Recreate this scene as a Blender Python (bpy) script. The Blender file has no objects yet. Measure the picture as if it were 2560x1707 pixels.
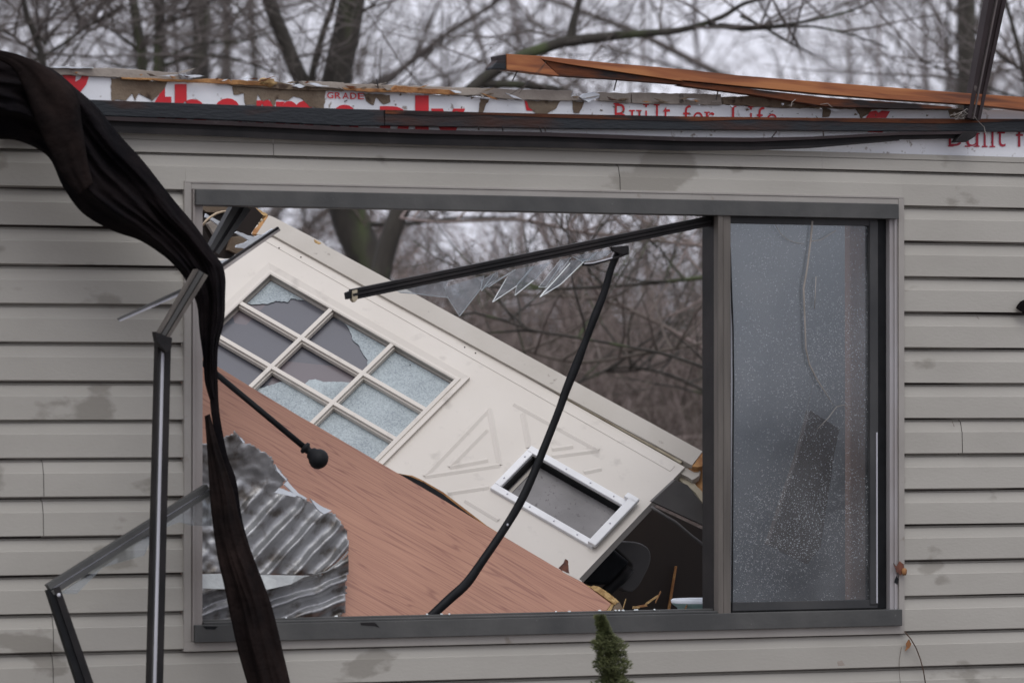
import bpy, bmesh, math, random
from mathutils import Vector, Matrix, noise
random.seed(7)
scene = bpy.context.scene
COL = scene.collection
# ------------------------------------------------------------ camera, sky, sun, exposure
F = 12000.0                                   # focal length in photograph pixels (2560 wide)
PHI = math.atan2(24120, F); PITCH = math.atan((1007-853.5)/F)
FH = Vector((math.cos(PHI), math.sin(PHI), 0))
RT = Vector((math.sin(PHI), -math.cos(PHI), 0))
FW = FH*math.cos(PITCH) + Vector((0, 0, math.sin(PITCH)))
UP = RT.cross(FW)
CAM = Vector((0, 0, 1.65)) - FH*15.73
cd = bpy.data.cameras.new("camera"); cam = bpy.data.objects.new("camera", cd); COL.objects.link(cam)
cam.matrix_world = Matrix((( RT.x, UP.x, -FW.x, CAM.x), (RT.y, UP.y, -FW.y, CAM.y), (RT.z, UP.z, -FW.z, CAM.z), (0, 0, 0, 1)))
cd.sensor_width = 36; cd.lens = 36*F/2560; cd.clip_end = 3000; cd.clip_start = .5
cd.dof.use_dof = True; cd.dof.focus_distance = 17.0; cd.dof.aperture_fstop = 4.6; cd.dof.aperture_blades = 8
scene.camera = cam
w = bpy.data.worlds.new("World"); scene.world = w; w.use_nodes = True
nt = w.node_tree; nt.nodes.clear()
sky = nt.nodes.new('ShaderNodeTexSky'); sky.sky_type = 'NISHITA'; sky.sun_disc = False
SUN_EL, SUN_AZ = math.radians(58), math.radians(200)
sky.sun_elevation = SUN_EL; sky.sun_rotation = SUN_AZ; sky.dust_density = 4; sky.air_density = 1.2
hs = nt.nodes.new('ShaderNodeHueSaturation'); hs.inputs['Saturation'].default_value = .16; hs.inputs['Value'].default_value = 1.0
tint = nt.nodes.new('ShaderNodeMix'); tint.data_type = 'RGBA'; tint.blend_type = 'MULTIPLY'; tint.inputs[0].default_value = 1
tint.inputs[7].default_value = (1.0, 1.0, 1.0, 1)
cloud = nt.nodes.new('ShaderNodeMix'); cloud.data_type = 'RGBA'; cloud.inputs[0].default_value = .86     # even overcast layer over the sky
cloud.inputs[7].default_value = (8.1, 8.2, 9.3, 1)
bg = nt.nodes.new('ShaderNodeBackground'); bg.inputs[1].default_value = .10
wo = nt.nodes.new('ShaderNodeOutputWorld')
nt.links.new(sky.outputs[0], hs.inputs['Color']); nt.links.new(hs.outputs[0], tint.inputs[6])
nt.links.new(tint.outputs[2], cloud.inputs[6]); nt.links.new(cloud.outputs[2], bg.inputs[0]); nt.links.new(bg.outputs[0], wo.inputs[0])
sl = bpy.data.lights.new("sun", 'SUN'); sl.energy = .95; sl.angle = math.radians(40); sl.color = (1, .99, .965)
so = bpy.data.objects.new("sun", sl); COL.objects.link(so)
sd = Vector((math.sin(SUN_AZ)*math.cos(SUN_EL), math.cos(SUN_AZ)*math.cos(SUN_EL), math.sin(SUN_EL)))
so.rotation_euler = sd.to_track_quat('Z', 'Y').to_euler(); so.location = (0, -10, 20)
vs = scene.view_settings; vs.view_transform = 'Standard'; vs.look = 'None'; vs.exposure = 0.22; vs.gamma = 1
scene.cycles.use_denoising = True; scene.cycles.max_bounces = 8; scene.cycles.transparent_max_bounces = 16

# ------------------------------------------------------------ helpers: photograph pixels -> rays -> points on real planes
def ray(px, py): return FW*F + RT*(px-1280) + UP*(853.5-py)
def W(px, py, y=0.0):
    d = ray(px, py); return CAM + d*((y-CAM.y)/d.y)
def PZ(px, py, depth): return CAM + ray(px, py)*(depth/F)
def HP(px, py, o, n):
    d = ray(px, py); return CAM + d*((o-CAM).dot(n)/d.dot(n))
def tile(ox, oy, s): return lambda x, y: (ox+x/s, oy+y/s)
A = tile(0, 0, 2.735); B = tile(850, 0, 2.735); C = tile(1700, 0, 2.735)
D = tile(0, 560, 2.735); E = tile(850, 560, 2.735); F2 = tile(1700, 560, 2.735)
G = tile(0, 1130, 2.717); H = tile(850, 1130, 2.717); I = tile(1700, 1130, 2.717)
K1 = tile(480, 500, 5.6); K2 = tile(480, 760, 5.6); K3 = tile(1380, 1060, 5.6)
K4 = tile(1380, 1300, 5.6); K5 = tile(490, 1040, 5.6); K6 = tile(490, 1300, 5.6); K7 = tile(1000, 500, 2.94)
S = tile(0, 0, 1/1.0884)
def P(t, *xy): return [t(xy[i], xy[i+1]) for i in range(0, len(xy), 2)]

def tag(o, label=None, cat=None, group=None, kind=None):
    if label: o['label'] = label
    if cat: o['category'] = cat
    if group: o['group'] = group
    if kind: o['kind'] = kind
    return o
def empty(name, loc, label=None, cat=None, group=None):
    o = bpy.data.objects.new(name, None); o.location = loc; o.empty_display_size = .1; COL.objects.link(o)
    return tag(o, label, cat, group)

class MB:
    def __init__(s): s.v = []; s.f = []; s.m = []
    def prism(s, pts, back, mi=0, side=None):
        n = len(pts); b = len(s.v); s.v += [Vector(p) for p in pts]
        s.v += [Vector(p)+(back[i] if isinstance(back, list) else back) for i, p in enumerate(pts)]
        s.f.append(list(range(b, b+n))); s.m.append(mi)
        s.f.append(list(range(b+2*n-1, b+n-1, -1))); s.m.append(mi)
        for i in range(n):
            j = (i+1) % n; s.f.append([b+j, b+i, b+n+i, b+n+j]); s.m.append(mi if side is None else side)
        return s
    def box(s, lo, hi, mi=0):
        x0, y0, z0 = lo; x1, y1, z1 = hi
        return s.prism([Vector((x0, y0, z0)), Vector((x1, y0, z0)), Vector((x1, y0, z1)), Vector((x0, y0, z1))], Vector((0, y1-y0, 0)), mi)
    def tube(s, path, rad, n=6, mi=0, cap=True):
        b = len(s.v); k = len(path); up = None
        for i, p in enumerate(path):
            t = (path[min(i+1, k-1)]-path[max(i-1, 0)])
            if t.length < 1e-9: t = Vector((0, 0, 1))
            t.normalize()
            if up is None: up = Vector((.3, .5, .81)) if abs(t.z) < .7 else Vector((1, .2, 0))
            a = t.cross(up)
            if a.length < 1e-4: a = t.orthogonal()
            a.normalize(); c = t.cross(a); up = c.cross(t) if False else up
            r = rad[i] if isinstance(rad, (list, tuple)) else rad
            for j in range(n):
                q = 2*math.pi*j/n; s.v.append(p + a*(r*math.cos(q)) + c*(r*math.sin(q)))
        for i in range(k-1):
            for j in range(n):
                j2 = (j+1) % n
                s.f.append([b+i*n+j, b+i*n+j2, b+(i+1)*n+j2, b+(i+1)*n+j]); s.m.append(mi)
        if cap:
            s.f.append([b+j for j in range(n)][::-1]); s.m.append(mi)
            s.f.append([b+(k-1)*n+j for j in range(n)]); s.m.append(mi)
        return s
    def build(s, name, mats, parent=None, smooth=False, bev=0, frame=None):
        me = bpy.data.meshes.new(name); o = bpy.data.objects.new(name, me)
        if not isinstance(mats, (list, tuple)): mats = [mats]
        vv = s.v
        if frame is not None:
            inv = frame.inverted(); vv = [inv @ v for v in s.v]
        elif parent is not None: vv = [v-parent.location for v in s.v]
        me.from_pydata([tuple(v) for v in vv], [], s.f)
        for m in mats: me.materials.append(m)
        if len(mats) > 1: me.polygons.foreach_set('material_index', s.m)
        if smooth: me.polygons.foreach_set('use_smooth', [True]*len(me.polygons))
        me.validate(); me.update()
        bm = bmesh.new(); bm.from_mesh(me); bmesh.ops.recalc_face_normals(bm, faces=bm.faces); bm.to_mesh(me); bm.free()
        COL.objects.link(o)
        if parent is not None: o.parent = parent
        if frame is not None:
            o.matrix_basis = (Matrix.Translation(-parent.location) @ frame) if parent is not None else frame
        if bev:
            md = o.modifiers.new('bevel', 'BEVEL'); md.width = bev; md.segments = 2; md.limit_method = 'ANGLE'; md.angle_limit = math.radians(40)
        return o

def hit(p, plane):
    if isinstance(plane, (int, float)): return W(p[0], p[1], plane)
    return HP(p[0], p[1], plane[0], plane[1])
def nrm(plane): return Vector((0, 1, 0)) if isinstance(plane, (int, float)) else plane[1]
def slab(name, pts, plane, th, m, parent=None, bev=.001, **k):
    return MB().prism([hit(p, plane) for p in pts], nrm(plane)*th).build(name, m, parent, bev=bev, **k)
def jag(pts, amp, step, seed=0, skip=()):
    r = random.Random(seed); out = []
    for i, p in enumerate(pts):
        q = pts[(i+1) % len(pts)]; out.append(p)
        if i in skip: continue
        L = math.hypot(q[0]-p[0], q[1]-p[1]); n = int(L/step)
        for k in range(1, n):
            t = (k+r.uniform(-.35, .35))/n; a = r.uniform(-amp, amp)
            out.append((p[0]+(q[0]-p[0])*t - (q[1]-p[1])/L*a, p[1]+(q[1]-p[1])*t + (q[0]-p[0])/L*a))
    return out
def rail(mb, p0, p1, w0, w1, y0, y1, strips, th=.02):
    """straight metal section from p0 to p1 (pixels) lying at depth y0..y1, made of side-by-side ribs (f0,f1,raise,material)"""
    L = math.hypot(p1[0]-p0[0], p1[1]-p0[1]); nx, ny = -(p1[1]-p0[1])/L, (p1[0]-p0[0])/L
    for f0, f1, h, mi in strips:
        q = []
        for (p, w_, y, f) in ((p0, w0, y0, f0), (p1, w1, y1, f0), (p1, w1, y1, f1), (p0, w0, y0, f1)):
            q.append(W(p[0]+nx*w_*(f-.5), p[1]+ny*w_*(f-.5), y-h))
        mb.prism(q, Vector((0, th+h, 0)), mi)
    return mb

# ------------------------------------------------------------ materials
def srgb(r, g, b):
    f = lambda c: (c/255/12.92) if c <= 10 else ((c/255+.055)/1.055)**2.4
    return (f(r), f(g), f(b))
def mat(name, c1, c2=None, scale=4, rough=.6, metal=0, bump=0, bscale=60, stretch=(1, 1, 1), detail=6, lo=.35, hi=.65, spec=.5, c3=None, s3=20, lo3=.6, hi3=.7, dist=0):
    m = bpy.data.materials.new(name); m.use_nodes = True; t = m.node_tree; N = t.nodes; L = t.links
    bs = N['Principled BSDF']; bs.inputs['Roughness'].default_value = rough; bs.inputs['Metallic'].default_value = metal
    bs.inputs['Specular IOR Level'].default_value = spec
    tc = N.new('ShaderNodeTexCoord'); mp = N.new('ShaderNodeMapping'); mp.inputs['Scale'].default_value = stretch
    L.new(tc.outputs['Object'], mp.inputs[0])
    if c2 is None: c2 = tuple(x*.85 for x in c1)
    no = N.new('ShaderNodeTexNoise'); no.inputs['Scale'].default_value = scale; no.inputs['Detail'].default_value = detail; no.inputs['Distortion'].default_value = dist
    L.new(mp.outputs[0], no.inputs[0])
    cr = N.new('ShaderNodeValToRGB'); cr.color_ramp.elements[0].position = lo; cr.color_ramp.elements[1].position = hi
    cr.color_ramp.elements[0].color = (*c1, 1); cr.color_ramp.elements[1].color = (*c2, 1)
    L.new(no.outputs[0], cr.inputs[0]); out = cr.outputs[0]
    if c3 is not None:
        n3 = N.new('ShaderNodeTexNoise'); n3.inputs['Scale'].default_value = s3; n3.inputs['Detail'].default_value = 8; L.new(mp.outputs[0], n3.inputs[0])
        r3 = N.new('ShaderNodeMapRange'); r3.inputs[1].default_value = lo3; r3.inputs[2].default_value = hi3; L.new(n3.outputs[0], r3.inputs[0])
        mx = N.new('ShaderNodeMix'); mx.data_type = 'RGBA'; L.new(r3.outputs[0], mx.inputs[0]); L.new(out, mx.inputs[6]); mx.inputs[7].default_value = (*c3, 1); out = mx.outputs[2]
    L.new(out, bs.inputs['Base Color'])
    if bump:
        nb = N.new('ShaderNodeTexNoise'); nb.inputs['Scale'].default_value = bscale; nb.inputs['Detail'].default_value = 5; L.new(mp.outputs[0], nb.inputs[0])
        bp = N.new('ShaderNodeBump'); bp.inputs['Strength'].default_value = bump; bp.inputs['Distance'].default_value = .01
        L.new(nb.outputs[0], bp.inputs['Height']); L.new(bp.outputs[0], bs.inputs['Normal'])
    return m
M = {}
M['siding'] = mat('vinyl_siding', (.385, .367, .328), (.345, .328, .292), 1.7, .6, bump=.08, bscale=60, stretch=(1, 1, 2.0), lo=.4, hi=.62, c3=(.262, .246, .214), s3=2.6, lo3=.60, hi3=.635, spec=.3)
M['trimtan'] = mat('tan_trim', (.34, .318, .29), (.29, .27, .245), 6, .5, bump=.05, c3=(.22, .19, .16), s3=18, lo3=.66, hi3=.74)
M['trimlight'] = mat('pale_worn_trim', (.36, .345, .35), (.27, .245, .235), 2.5, .5, stretch=(3, 3, 1), bump=.05)
M['trimgrey'] = mat('weathered_trim', (.32, .295, .28), (.24, .21, .19), 3, .5, stretch=(3, 3, 1), bump=.05)
M['bronze'] = mat('bronze_aluminium', (.060, .061, .060), (.095, .094, .09), 5, .6, .0, spec=.25, bump=.1, c3=(.15, .15, .145), s3=60, lo3=.68, hi3=.75)
M['bronze2'] = mat('faded_bronze', (.095, .085, .076), (.145, .13, .115), 5, .6, .0, spec=.25, stretch=(6, 6, .6), bump=.05)
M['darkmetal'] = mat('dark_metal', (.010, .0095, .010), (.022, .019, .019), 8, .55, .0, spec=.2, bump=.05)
M['sashdark'] = mat('dark_sash_bronze', (.035, .036, .038), (.06, .06, .06), 5, .6, spec=.25)
M['black'] = mat('black_rubber_and_shade', (.005, .0055, .0065), (.010, .0105, .012), 20, .6, spec=.2)
M['silver'] = mat('bare_aluminium', (.60, .60, .64), (.50, .50, .54), 8, .45, .1, stretch=(4, 4, .5))
M['gutter'] = mat('brown_gutter_paint', (.026, .019, .020), (.040, .030, .031), 6, .6, spec=.2, bump=.08, c3=(.10, .085, .08), s3=30, lo3=.66, hi3=.72)
M['gutterlight'] = mat('worn_gutter_edge', (.12, .10, .095), (.07, .06, .06), 12, .4, .2)
M['cloth'] = mat('dark_tarp_cloth', (.003, .003, .0042), (.0095, .0072, .0076), 5, 1.0, bump=1, bscale=24, stretch=(1, 1, 1), lo=.38, hi=.6, spec=.06)
M['cloth2'] = mat('brown_tarp_cloth', (.020, .0135, .012), (.007, .0055, .0055), 7, 1.0, bump=1, bscale=26, spec=.06)
M['door'] = mat('cream_door_paint', (.62, .575, .515), (.585, .54, .48), 3, .45, bump=.03, c3=(.50, .46, .41), s3=14, lo3=.60, hi3=.72)
M['jamb'] = mat('tan_jamb', (.46, .425, .375), (.42, .385, .335), 5, .55, bump=.05, c3=(.25, .22, .19), s3=30, lo3=.67, hi3=.74)
M['putty'] = mat('weatherstrip', (.42, .37, .27), (.30, .25, .17), 14, .6, stretch=(1, 1, 1))
M['whiteplastic'] = mat('white_plastic', (.78, .78, .78), (.70, .70, .70), 12, .35, c3=(.4, .38, .36), s3=50, lo3=.7, hi3=.76)
M['flap'] = mat('smoky_flap', (.15, .142, .14), (.20, .19, .188), 10, .5, bump=.1, c3=(.10, .09, .09), s3=70, lo3=.62, hi3=.7)
M['rawwood'] = mat('raw_split_wood', (.42, .22, .08), (.24, .10, .035), 18, .8, bump=.5, bscale=90)
M['paleedge'] = mat('particle_board', (.50, .34, .15), (.30, .18, .07), 60, .9, bump=.6, bscale=150)
M['rustlumber'] = mat('rust_brown_lumber', (.15, .05, .022), (.075, .028, .015), 7, .7, spec=.15, bump=.3, bscale=60, stretch=(.4, 1, 2), c3=(.025, .02, .02), s3=9, lo3=.5, hi3=.62)
M['plate'] = mat('wet_dark_lumber', (.050, .020, .013), (.028, .015, .012), 8, .6, bump=.3, bscale=60, stretch=(.5, 1, 2), c3=(.020, .023, .027), s3=6, lo3=.36, hi3=.5, spec=.3)
M['sheath'] = mat('white_sheathing', (.80, .81, .83), (.72, .73, .76), 5, .5, bump=.05, c3=(.30, .26, .23), s3=38, lo3=.635, hi3=.72)
M['kraft'] = mat('torn_kraft_board', (.20, .155, .11), (.13, .09, .06), 12, .9, bump=.4, bscale=70, c3=(.05, .03, .02), s3=20, lo3=.6, hi3=.7)
M['greyboard'] = mat('grey_fibreboard', (.25, .215, .185), (.33, .29, .25), 9, .85, bump=.3, bscale=60)
M['red'] = mat('red_ink', (.62, .012, .02), (.55, .01, .02), 20, .5)
M['red2'] = mat('wine_ink', (.42, .012, .04), (.36, .01, .03), 20, .5)
M['nail'] = mat('nail_steel', (.03, .028, .03), (.06, .04, .03), 40, .5, .6)
M['metal'] = mat('galvanised_sheet', (.30, .30, .305), (.46, .465, .47), 7, .42, .6, bump=.15, bscale=90, c3=(.14, .125, .11), s3=16, lo3=.5, hi3=.64)
M['liplight'] = mat('skylit_zinc', (.44, .46, .45), (.33, .34, .34), 14, .5, .2, bump=.3, bscale=60)
M['foam'] = mat('white_foam', (.72, .76, .80), (.6, .63, .68), 20, .8)
M['bark'] = mat('dark_bark', (.024, .021, .017), (.05, .044, .036), 9, .9, bump=.6, bscale=30, stretch=(1, 1, .3), c3=(.06, .075, .03), s3=5, lo3=.55, hi3=.7)
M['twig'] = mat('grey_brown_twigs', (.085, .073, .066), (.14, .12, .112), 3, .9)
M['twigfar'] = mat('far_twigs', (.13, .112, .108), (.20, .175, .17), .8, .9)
M['shrub'] = mat('brush_stems', (.23, .18, .165), (.065, .055, .04), 1.2, .85)
M['ground'] = mat('leaf_litter', (.088, .073, .067), (.17, .143, .134), 1.3, .95, bump=.5, bscale=8, c3=(.06, .05, .035), s3=4, lo3=.5, hi3=.62)
M['needle'] = mat('spruce_needles', (.055, .068, .020), (.125, .135, .05), 40, .7, c3=(.12, .13, .06), s3=90, lo3=.6, hi3=.68)
M['wire'] = mat('cream_wire', (.55, .42, .27), (.5, .4, .3), 20, .5)
M['shadebrown'] = mat('shade_brown_panel', (.022, .013, .008), (.014, .008, .0055), 6, .6, stretch=(1, 1, .3))  # near-black brown: dimness of the room is put into the colour
M['greyseat'] = mat('grey_vinyl', (.12, .112, .105), (.09, .083, .08), 8, .6)
M['teal'] = mat('pale_teal_plastic', (.30, .45, .42), (.26, .40, .38), 8, .4)
M['casing'] = mat('brown_curtain_edge', (.34, .20, .145), (.26, .16, .12), 4, .7, stretch=(4, 4, .4))
M['wallin'] = mat('grey_interior_wall', (.25, .265, .285), (.30, .315, .33), 2, .8)
M['trimbrown'] = mat('brown_inner_casing', (.115, .085, .068), (.09, .065, .05), 4, .6, stretch=(3, 3, .5))
M['rust'] = mat('rusty_leaf', (.16, .055, .03), (.06, .025, .018), 40, .8)
M['stem'] = mat('brown_stem', (.09, .05, .03), (.05, .03, .02), 30, .8)
M['pales'] = mat('pale_stick', (.34, .31, .28), (.22, .20, .18), 12, .8)

def oak():
    m = bpy.data.materials.new('red_oak_laminate'); m.use_nodes = True; t = m.node_tree; N = t.nodes; L = t.links
    bs = N['Principled BSDF']; bs.inputs['Roughness'].default_value = .5
    tc = N.new('ShaderNodeTexCoord'); mp = N.new('ShaderNodeMapping'); mp.inputs['Scale'].default_value = (.45, 10, 1); L.new(tc.outputs['Object'], mp.inputs[0])
    n1 = N.new('ShaderNodeTexNoise'); n1.inputs['Scale'].default_value = 1.6; n1.inputs['Detail'].default_value = 2.2; n1.inputs['Distortion'].default_value = .5; L.new(mp.outputs[0], n1.inputs[0])
    mm = N.new('ShaderNodeMath'); mm.operation = 'MULTIPLY'; mm.inputs[1].default_value = 19; L.new(n1.outputs[0], mm.inputs[0])
    fr = N.new('ShaderNodeMath'); fr.operation = 'PINGPONG'; fr.inputs[1].default_value = .5; L.new(mm.outputs[0], fr.inputs[0])
    r1 = N.new('ShaderNodeMapRange'); r1.inputs[1].default_value = 0; r1.inputs[2].default_value = .17; r1.inputs[3].default_value = 1.2; r1.inputs[4].default_value = 0; L.new(fr.outputs[0], r1.inputs[0])
    mp2 = N.new('ShaderNodeMapping'); mp2.inputs['Scale'].default_value = (3.5, 330, 1); L.new(tc.outputs['Object'], mp2.inputs[0])
    n2 = N.new('ShaderNodeTexNoise'); n2.inputs['Scale'].default_value = 1; n2.inputs['Detail'].default_value = 4; L.new(mp2.outputs[0], n2.inputs[0])
    r2 = N.new('ShaderNodeMapRange'); r2.inputs[1].default_value = .4; r2.inputs[2].default_value = .66; L.new(n2.outputs[0], r2.inputs[0])
    n3 = N.new('ShaderNodeTexNoise'); n3.inputs['Scale'].default_value = 2.2; L.new(tc.outputs['Object'], n3.inputs[0])
    a = N.new('ShaderNodeMix'); a.data_type = 'RGBA'; a.inputs[6].default_value = (.51, .275, .18, 1); a.inputs[7].default_value = (.45, .235, .165, 1); L.new(n3.outputs[0], a.inputs[0])
    b = N.new('ShaderNodeMix'); b.data_type = 'RGBA'; b.inputs[7].default_value = (.33, .155, .105, 1); L.new(a.outputs[2], b.inputs[6])
    q = N.new('ShaderNodeMath'); q.operation = 'MULTIPLY'; q.inputs[1].default_value = .65; L.new(r2.outputs[0], q.inputs[0]); L.new(q.outputs[0], b.inputs[0])
    c = N.new('ShaderNodeMix'); c.data_type = 'RGBA'; c.inputs[7].default_value = (.22, .09, .07, 1); L.new(b.outputs[2], c.inputs[6])
    q2 = N.new('ShaderNodeMath'); q2.operation = 'MULTIPLY'; L.new(r1.outputs[0], q2.inputs[0]); L.new(n2.outputs[0], q2.inputs[1]); L.new(q2.outputs[0], c.inputs[0])
    L.new(c.outputs[2], bs.inputs['Base Color']); return m
M['oak'] = oak()
def pine():
    m = bpy.data.materials.new('orange_pine'); m.use_nodes = True; t = m.node_tree; N = t.nodes; L = t.links
    bs = N['Principled BSDF']; bs.inputs['Roughness'].default_value = .55
    tc = N.new('ShaderNodeTexCoord'); mp = N.new('ShaderNodeMapping'); mp.inputs['Scale'].default_value = (2.2, 20, 22); L.new(tc.outputs['Object'], mp.inputs[0])
    n1 = N.new('ShaderNodeTexNoise'); n1.inputs['Scale'].default_value = 1.4; n1.inputs['Detail'].default_value = 5; n1.inputs['Distortion'].default_value = .6; L.new(mp.outputs[0], n1.inputs[0])
    cr = N.new('ShaderNodeValToRGB'); e = cr.color_ramp.elements; e[0].position = .3; e[0].color = (.10, .03, .012, 1); e[1].position = .66; e[1].color = (.40, .155, .05, 1)
    x = e.new(.48); x.color = (.27, .085, .026, 1); L.new(n1.outputs[0], cr.inputs[0])
    vo = N.new('ShaderNodeTexVoronoi'); vo.inputs['Scale'].default_value = 1.35; mp2 = N.new('ShaderNodeMapping'); mp2.inputs['Scale'].default_value = (1.4, 2, 5); L.new(tc.outputs['Object'], mp2.inputs[0]); L.new(mp2.outputs[0], vo.inputs[0])
    r = N.new('ShaderNodeMapRange'); r.inputs[1].default_value = .05; r.inputs[2].default_value = .13; r.inputs[3].default_value = 1; r.inputs[4].default_value = 0; L.new(vo.outputs['Distance'], r.inputs[0])
    mx = N.new('ShaderNodeMix'); mx.data_type = 'RGBA'; mx.inputs[7].default_value = (.07, .02, .01, 1); L.new(cr.outputs[0], mx.inputs[6]); L.new(r.outputs[0], mx.inputs[0])
    L.new(mx.outputs[2], bs.inputs['Base Color']); return m
M['pine'] = pine()
def pane(name, trans, dustc, dustf, speck, rough=.08, sscale=330, thr=.16, tint_=(.9, .93, .95)):
    m = bpy.data.materials.new(name); m.use_nodes = True; t = m.node_tree; N = t.nodes; L = t.links; N.clear()
    out = N.new('ShaderNodeOutputMaterial'); tr = N.new('ShaderNodeBsdfTransparent'); tr.inputs[0].default_value = (*[trans*x for x in tint_], 1)
    df = N.new('ShaderNodeBsdfDiffuse'); df.inputs[0].default_value = (*dustc, 1)
    gl = N.new('ShaderNodeBsdfGlossy'); gl.inputs['Roughness'].default_value = rough; gl.inputs[0].default_value = (.86, .88, .9, 1)
    tc = N.new('ShaderNodeTexCoord'); no = N.new('ShaderNodeTexNoise'); no.inputs['Scale'].default_value = 3; no.inputs['Detail'].default_value = 6; L.new(tc.outputs['Object'], no.inputs[0])
    mr = N.new('ShaderNodeMapRange'); mr.inputs[1].default_value = .35; mr.inputs[2].default_value = .65; mr.inputs[3].default_value = dustf*.3; mr.inputs[4].default_value = dustf*1.8; L.new(no.outputs[0], mr.inputs[0])
    m1 = N.new('ShaderNodeMixShader'); L.new(mr.outputs[0], m1.inputs[0]); L.new(tr.outputs[0], m1.inputs[1]); L.new(df.outputs[0], m1.inputs[2])
    fr = N.new('ShaderNodeFresnel'); fr.inputs[0].default_value = 1.5
    m2 = N.new('ShaderNodeMixShader'); L.new(fr.outputs[0], m2.inputs[0]); L.new(m1.outputs[0], m2.inputs[1]); L.new(gl.outputs[0], m2.inputs[2])
    last = m2
    if speck:
        vo = N.new('ShaderNodeTexVoronoi'); vo.inputs['Scale'].default_value = sscale; L.new(tc.outputs['Object'], vo.inputs[0])
        lt = N.new('ShaderNodeMath'); lt.operation = 'LESS_THAN'; L.new(vo.outputs['Distance'], lt.inputs[0])
        # only some of the cells carry a drop, denser in patches
        sp = N.new('ShaderNodeSeparateColor'); L.new(vo.outputs['Color'], sp.inputs[0])
        sz = N.new('ShaderNodeMath'); sz.operation = 'MULTIPLY'; sz.inputs[1].default_value = thr; L.new(sp.outputs[1], sz.inputs[0]); L.new(sz.outputs[0], lt.inputs[1])
        n2 = N.new('ShaderNodeTexNoise'); n2.inputs['Scale'].default_value = 2.2; L.new(tc.outputs['Object'], n2.inputs[0])
        g = N.new('ShaderNodeMath'); g.operation = 'LESS_THAN'; L.new(sp.outputs[0], g.inputs[0])
        mr2 = N.new('ShaderNodeMapRange'); mr2.inputs[1].default_value = .45; mr2.inputs[2].default_value = .62; mr2.inputs[3].default_value = .10; mr2.inputs[4].default_value = speck; L.new(n2.outputs[0], mr2.inputs[0]); L.new(mr2.outputs[0], g.inputs[1])
        mu = N.new('ShaderNodeMath'); mu.operation = 'MULTIPLY'; L.new(lt.outputs[0], mu.inputs[0]); L.new(g.outputs[0], mu.inputs[1])
        wd = N.new('ShaderNodeBsdfDiffuse'); wd.inputs[0].default_value = (.55, .58, .6, 1)
        m3 = N.new('ShaderNodeMixShader'); L.new(mu.outputs[0], m3.inputs[0]); L.new(m2.outputs[0], m3.inputs[1]); L.new(wd.outputs[0], m3.inputs[2]); last = m3
    L.new(last.outputs[0], out.inputs[0]); return m
M['pane'] = pane('rain_spotted_glass', .95, (.36, .37, .38), .12, .42, sscale=290, thr=.36)
M['shard'] = pane('clear_shard_glass', .96, (.7, .72, .74), .09, 0)
M['shardedge'] = mat('bright_glass_edge', (.85, .88, .88), (.7, .75, .75), 30, .2)
M['lightpane'] = pane('clear_dusty_glass', .93, (.5, .5, .5), .10, 0)
M['slate'] = mat('dark_inner_glass', (.075, .078, .095), (.11, .10, .115), 2.5, .22, spec=.8)
def reflect_facets(m):     # straight-edged colour patches painted as reflections on the inner glass
    t = m.node_tree; N = t.nodes; L = t.links; tc = N.new('ShaderNodeTexCoord'); vo = N.new('ShaderNodeTexVoronoi'); vo.inputs['Scale'].default_value = 3.4; L.new(tc.outputs['Object'], vo.inputs[0])
    sp = N.new('ShaderNodeSeparateColor'); L.new(vo.outputs['Color'], sp.inputs[0]); cr = N.new('ShaderNodeValToRGB'); cr.color_ramp.interpolation = 'CONSTANT'
    cr.color_ramp.elements[0].color = (.060, .066, .082, 1); cr.color_ramp.elements[1].position = .62; cr.color_ramp.elements[1].color = (.125, .105, .115, 1); x = cr.color_ramp.elements.new(.35); x.color = (.085, .085, .10, 1)
    L.new(sp.outputs[0], cr.inputs[0]); L.new(cr.outputs[0], N['Principled BSDF'].inputs['Base Color'])
reflect_facets(M['slate'])
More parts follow.
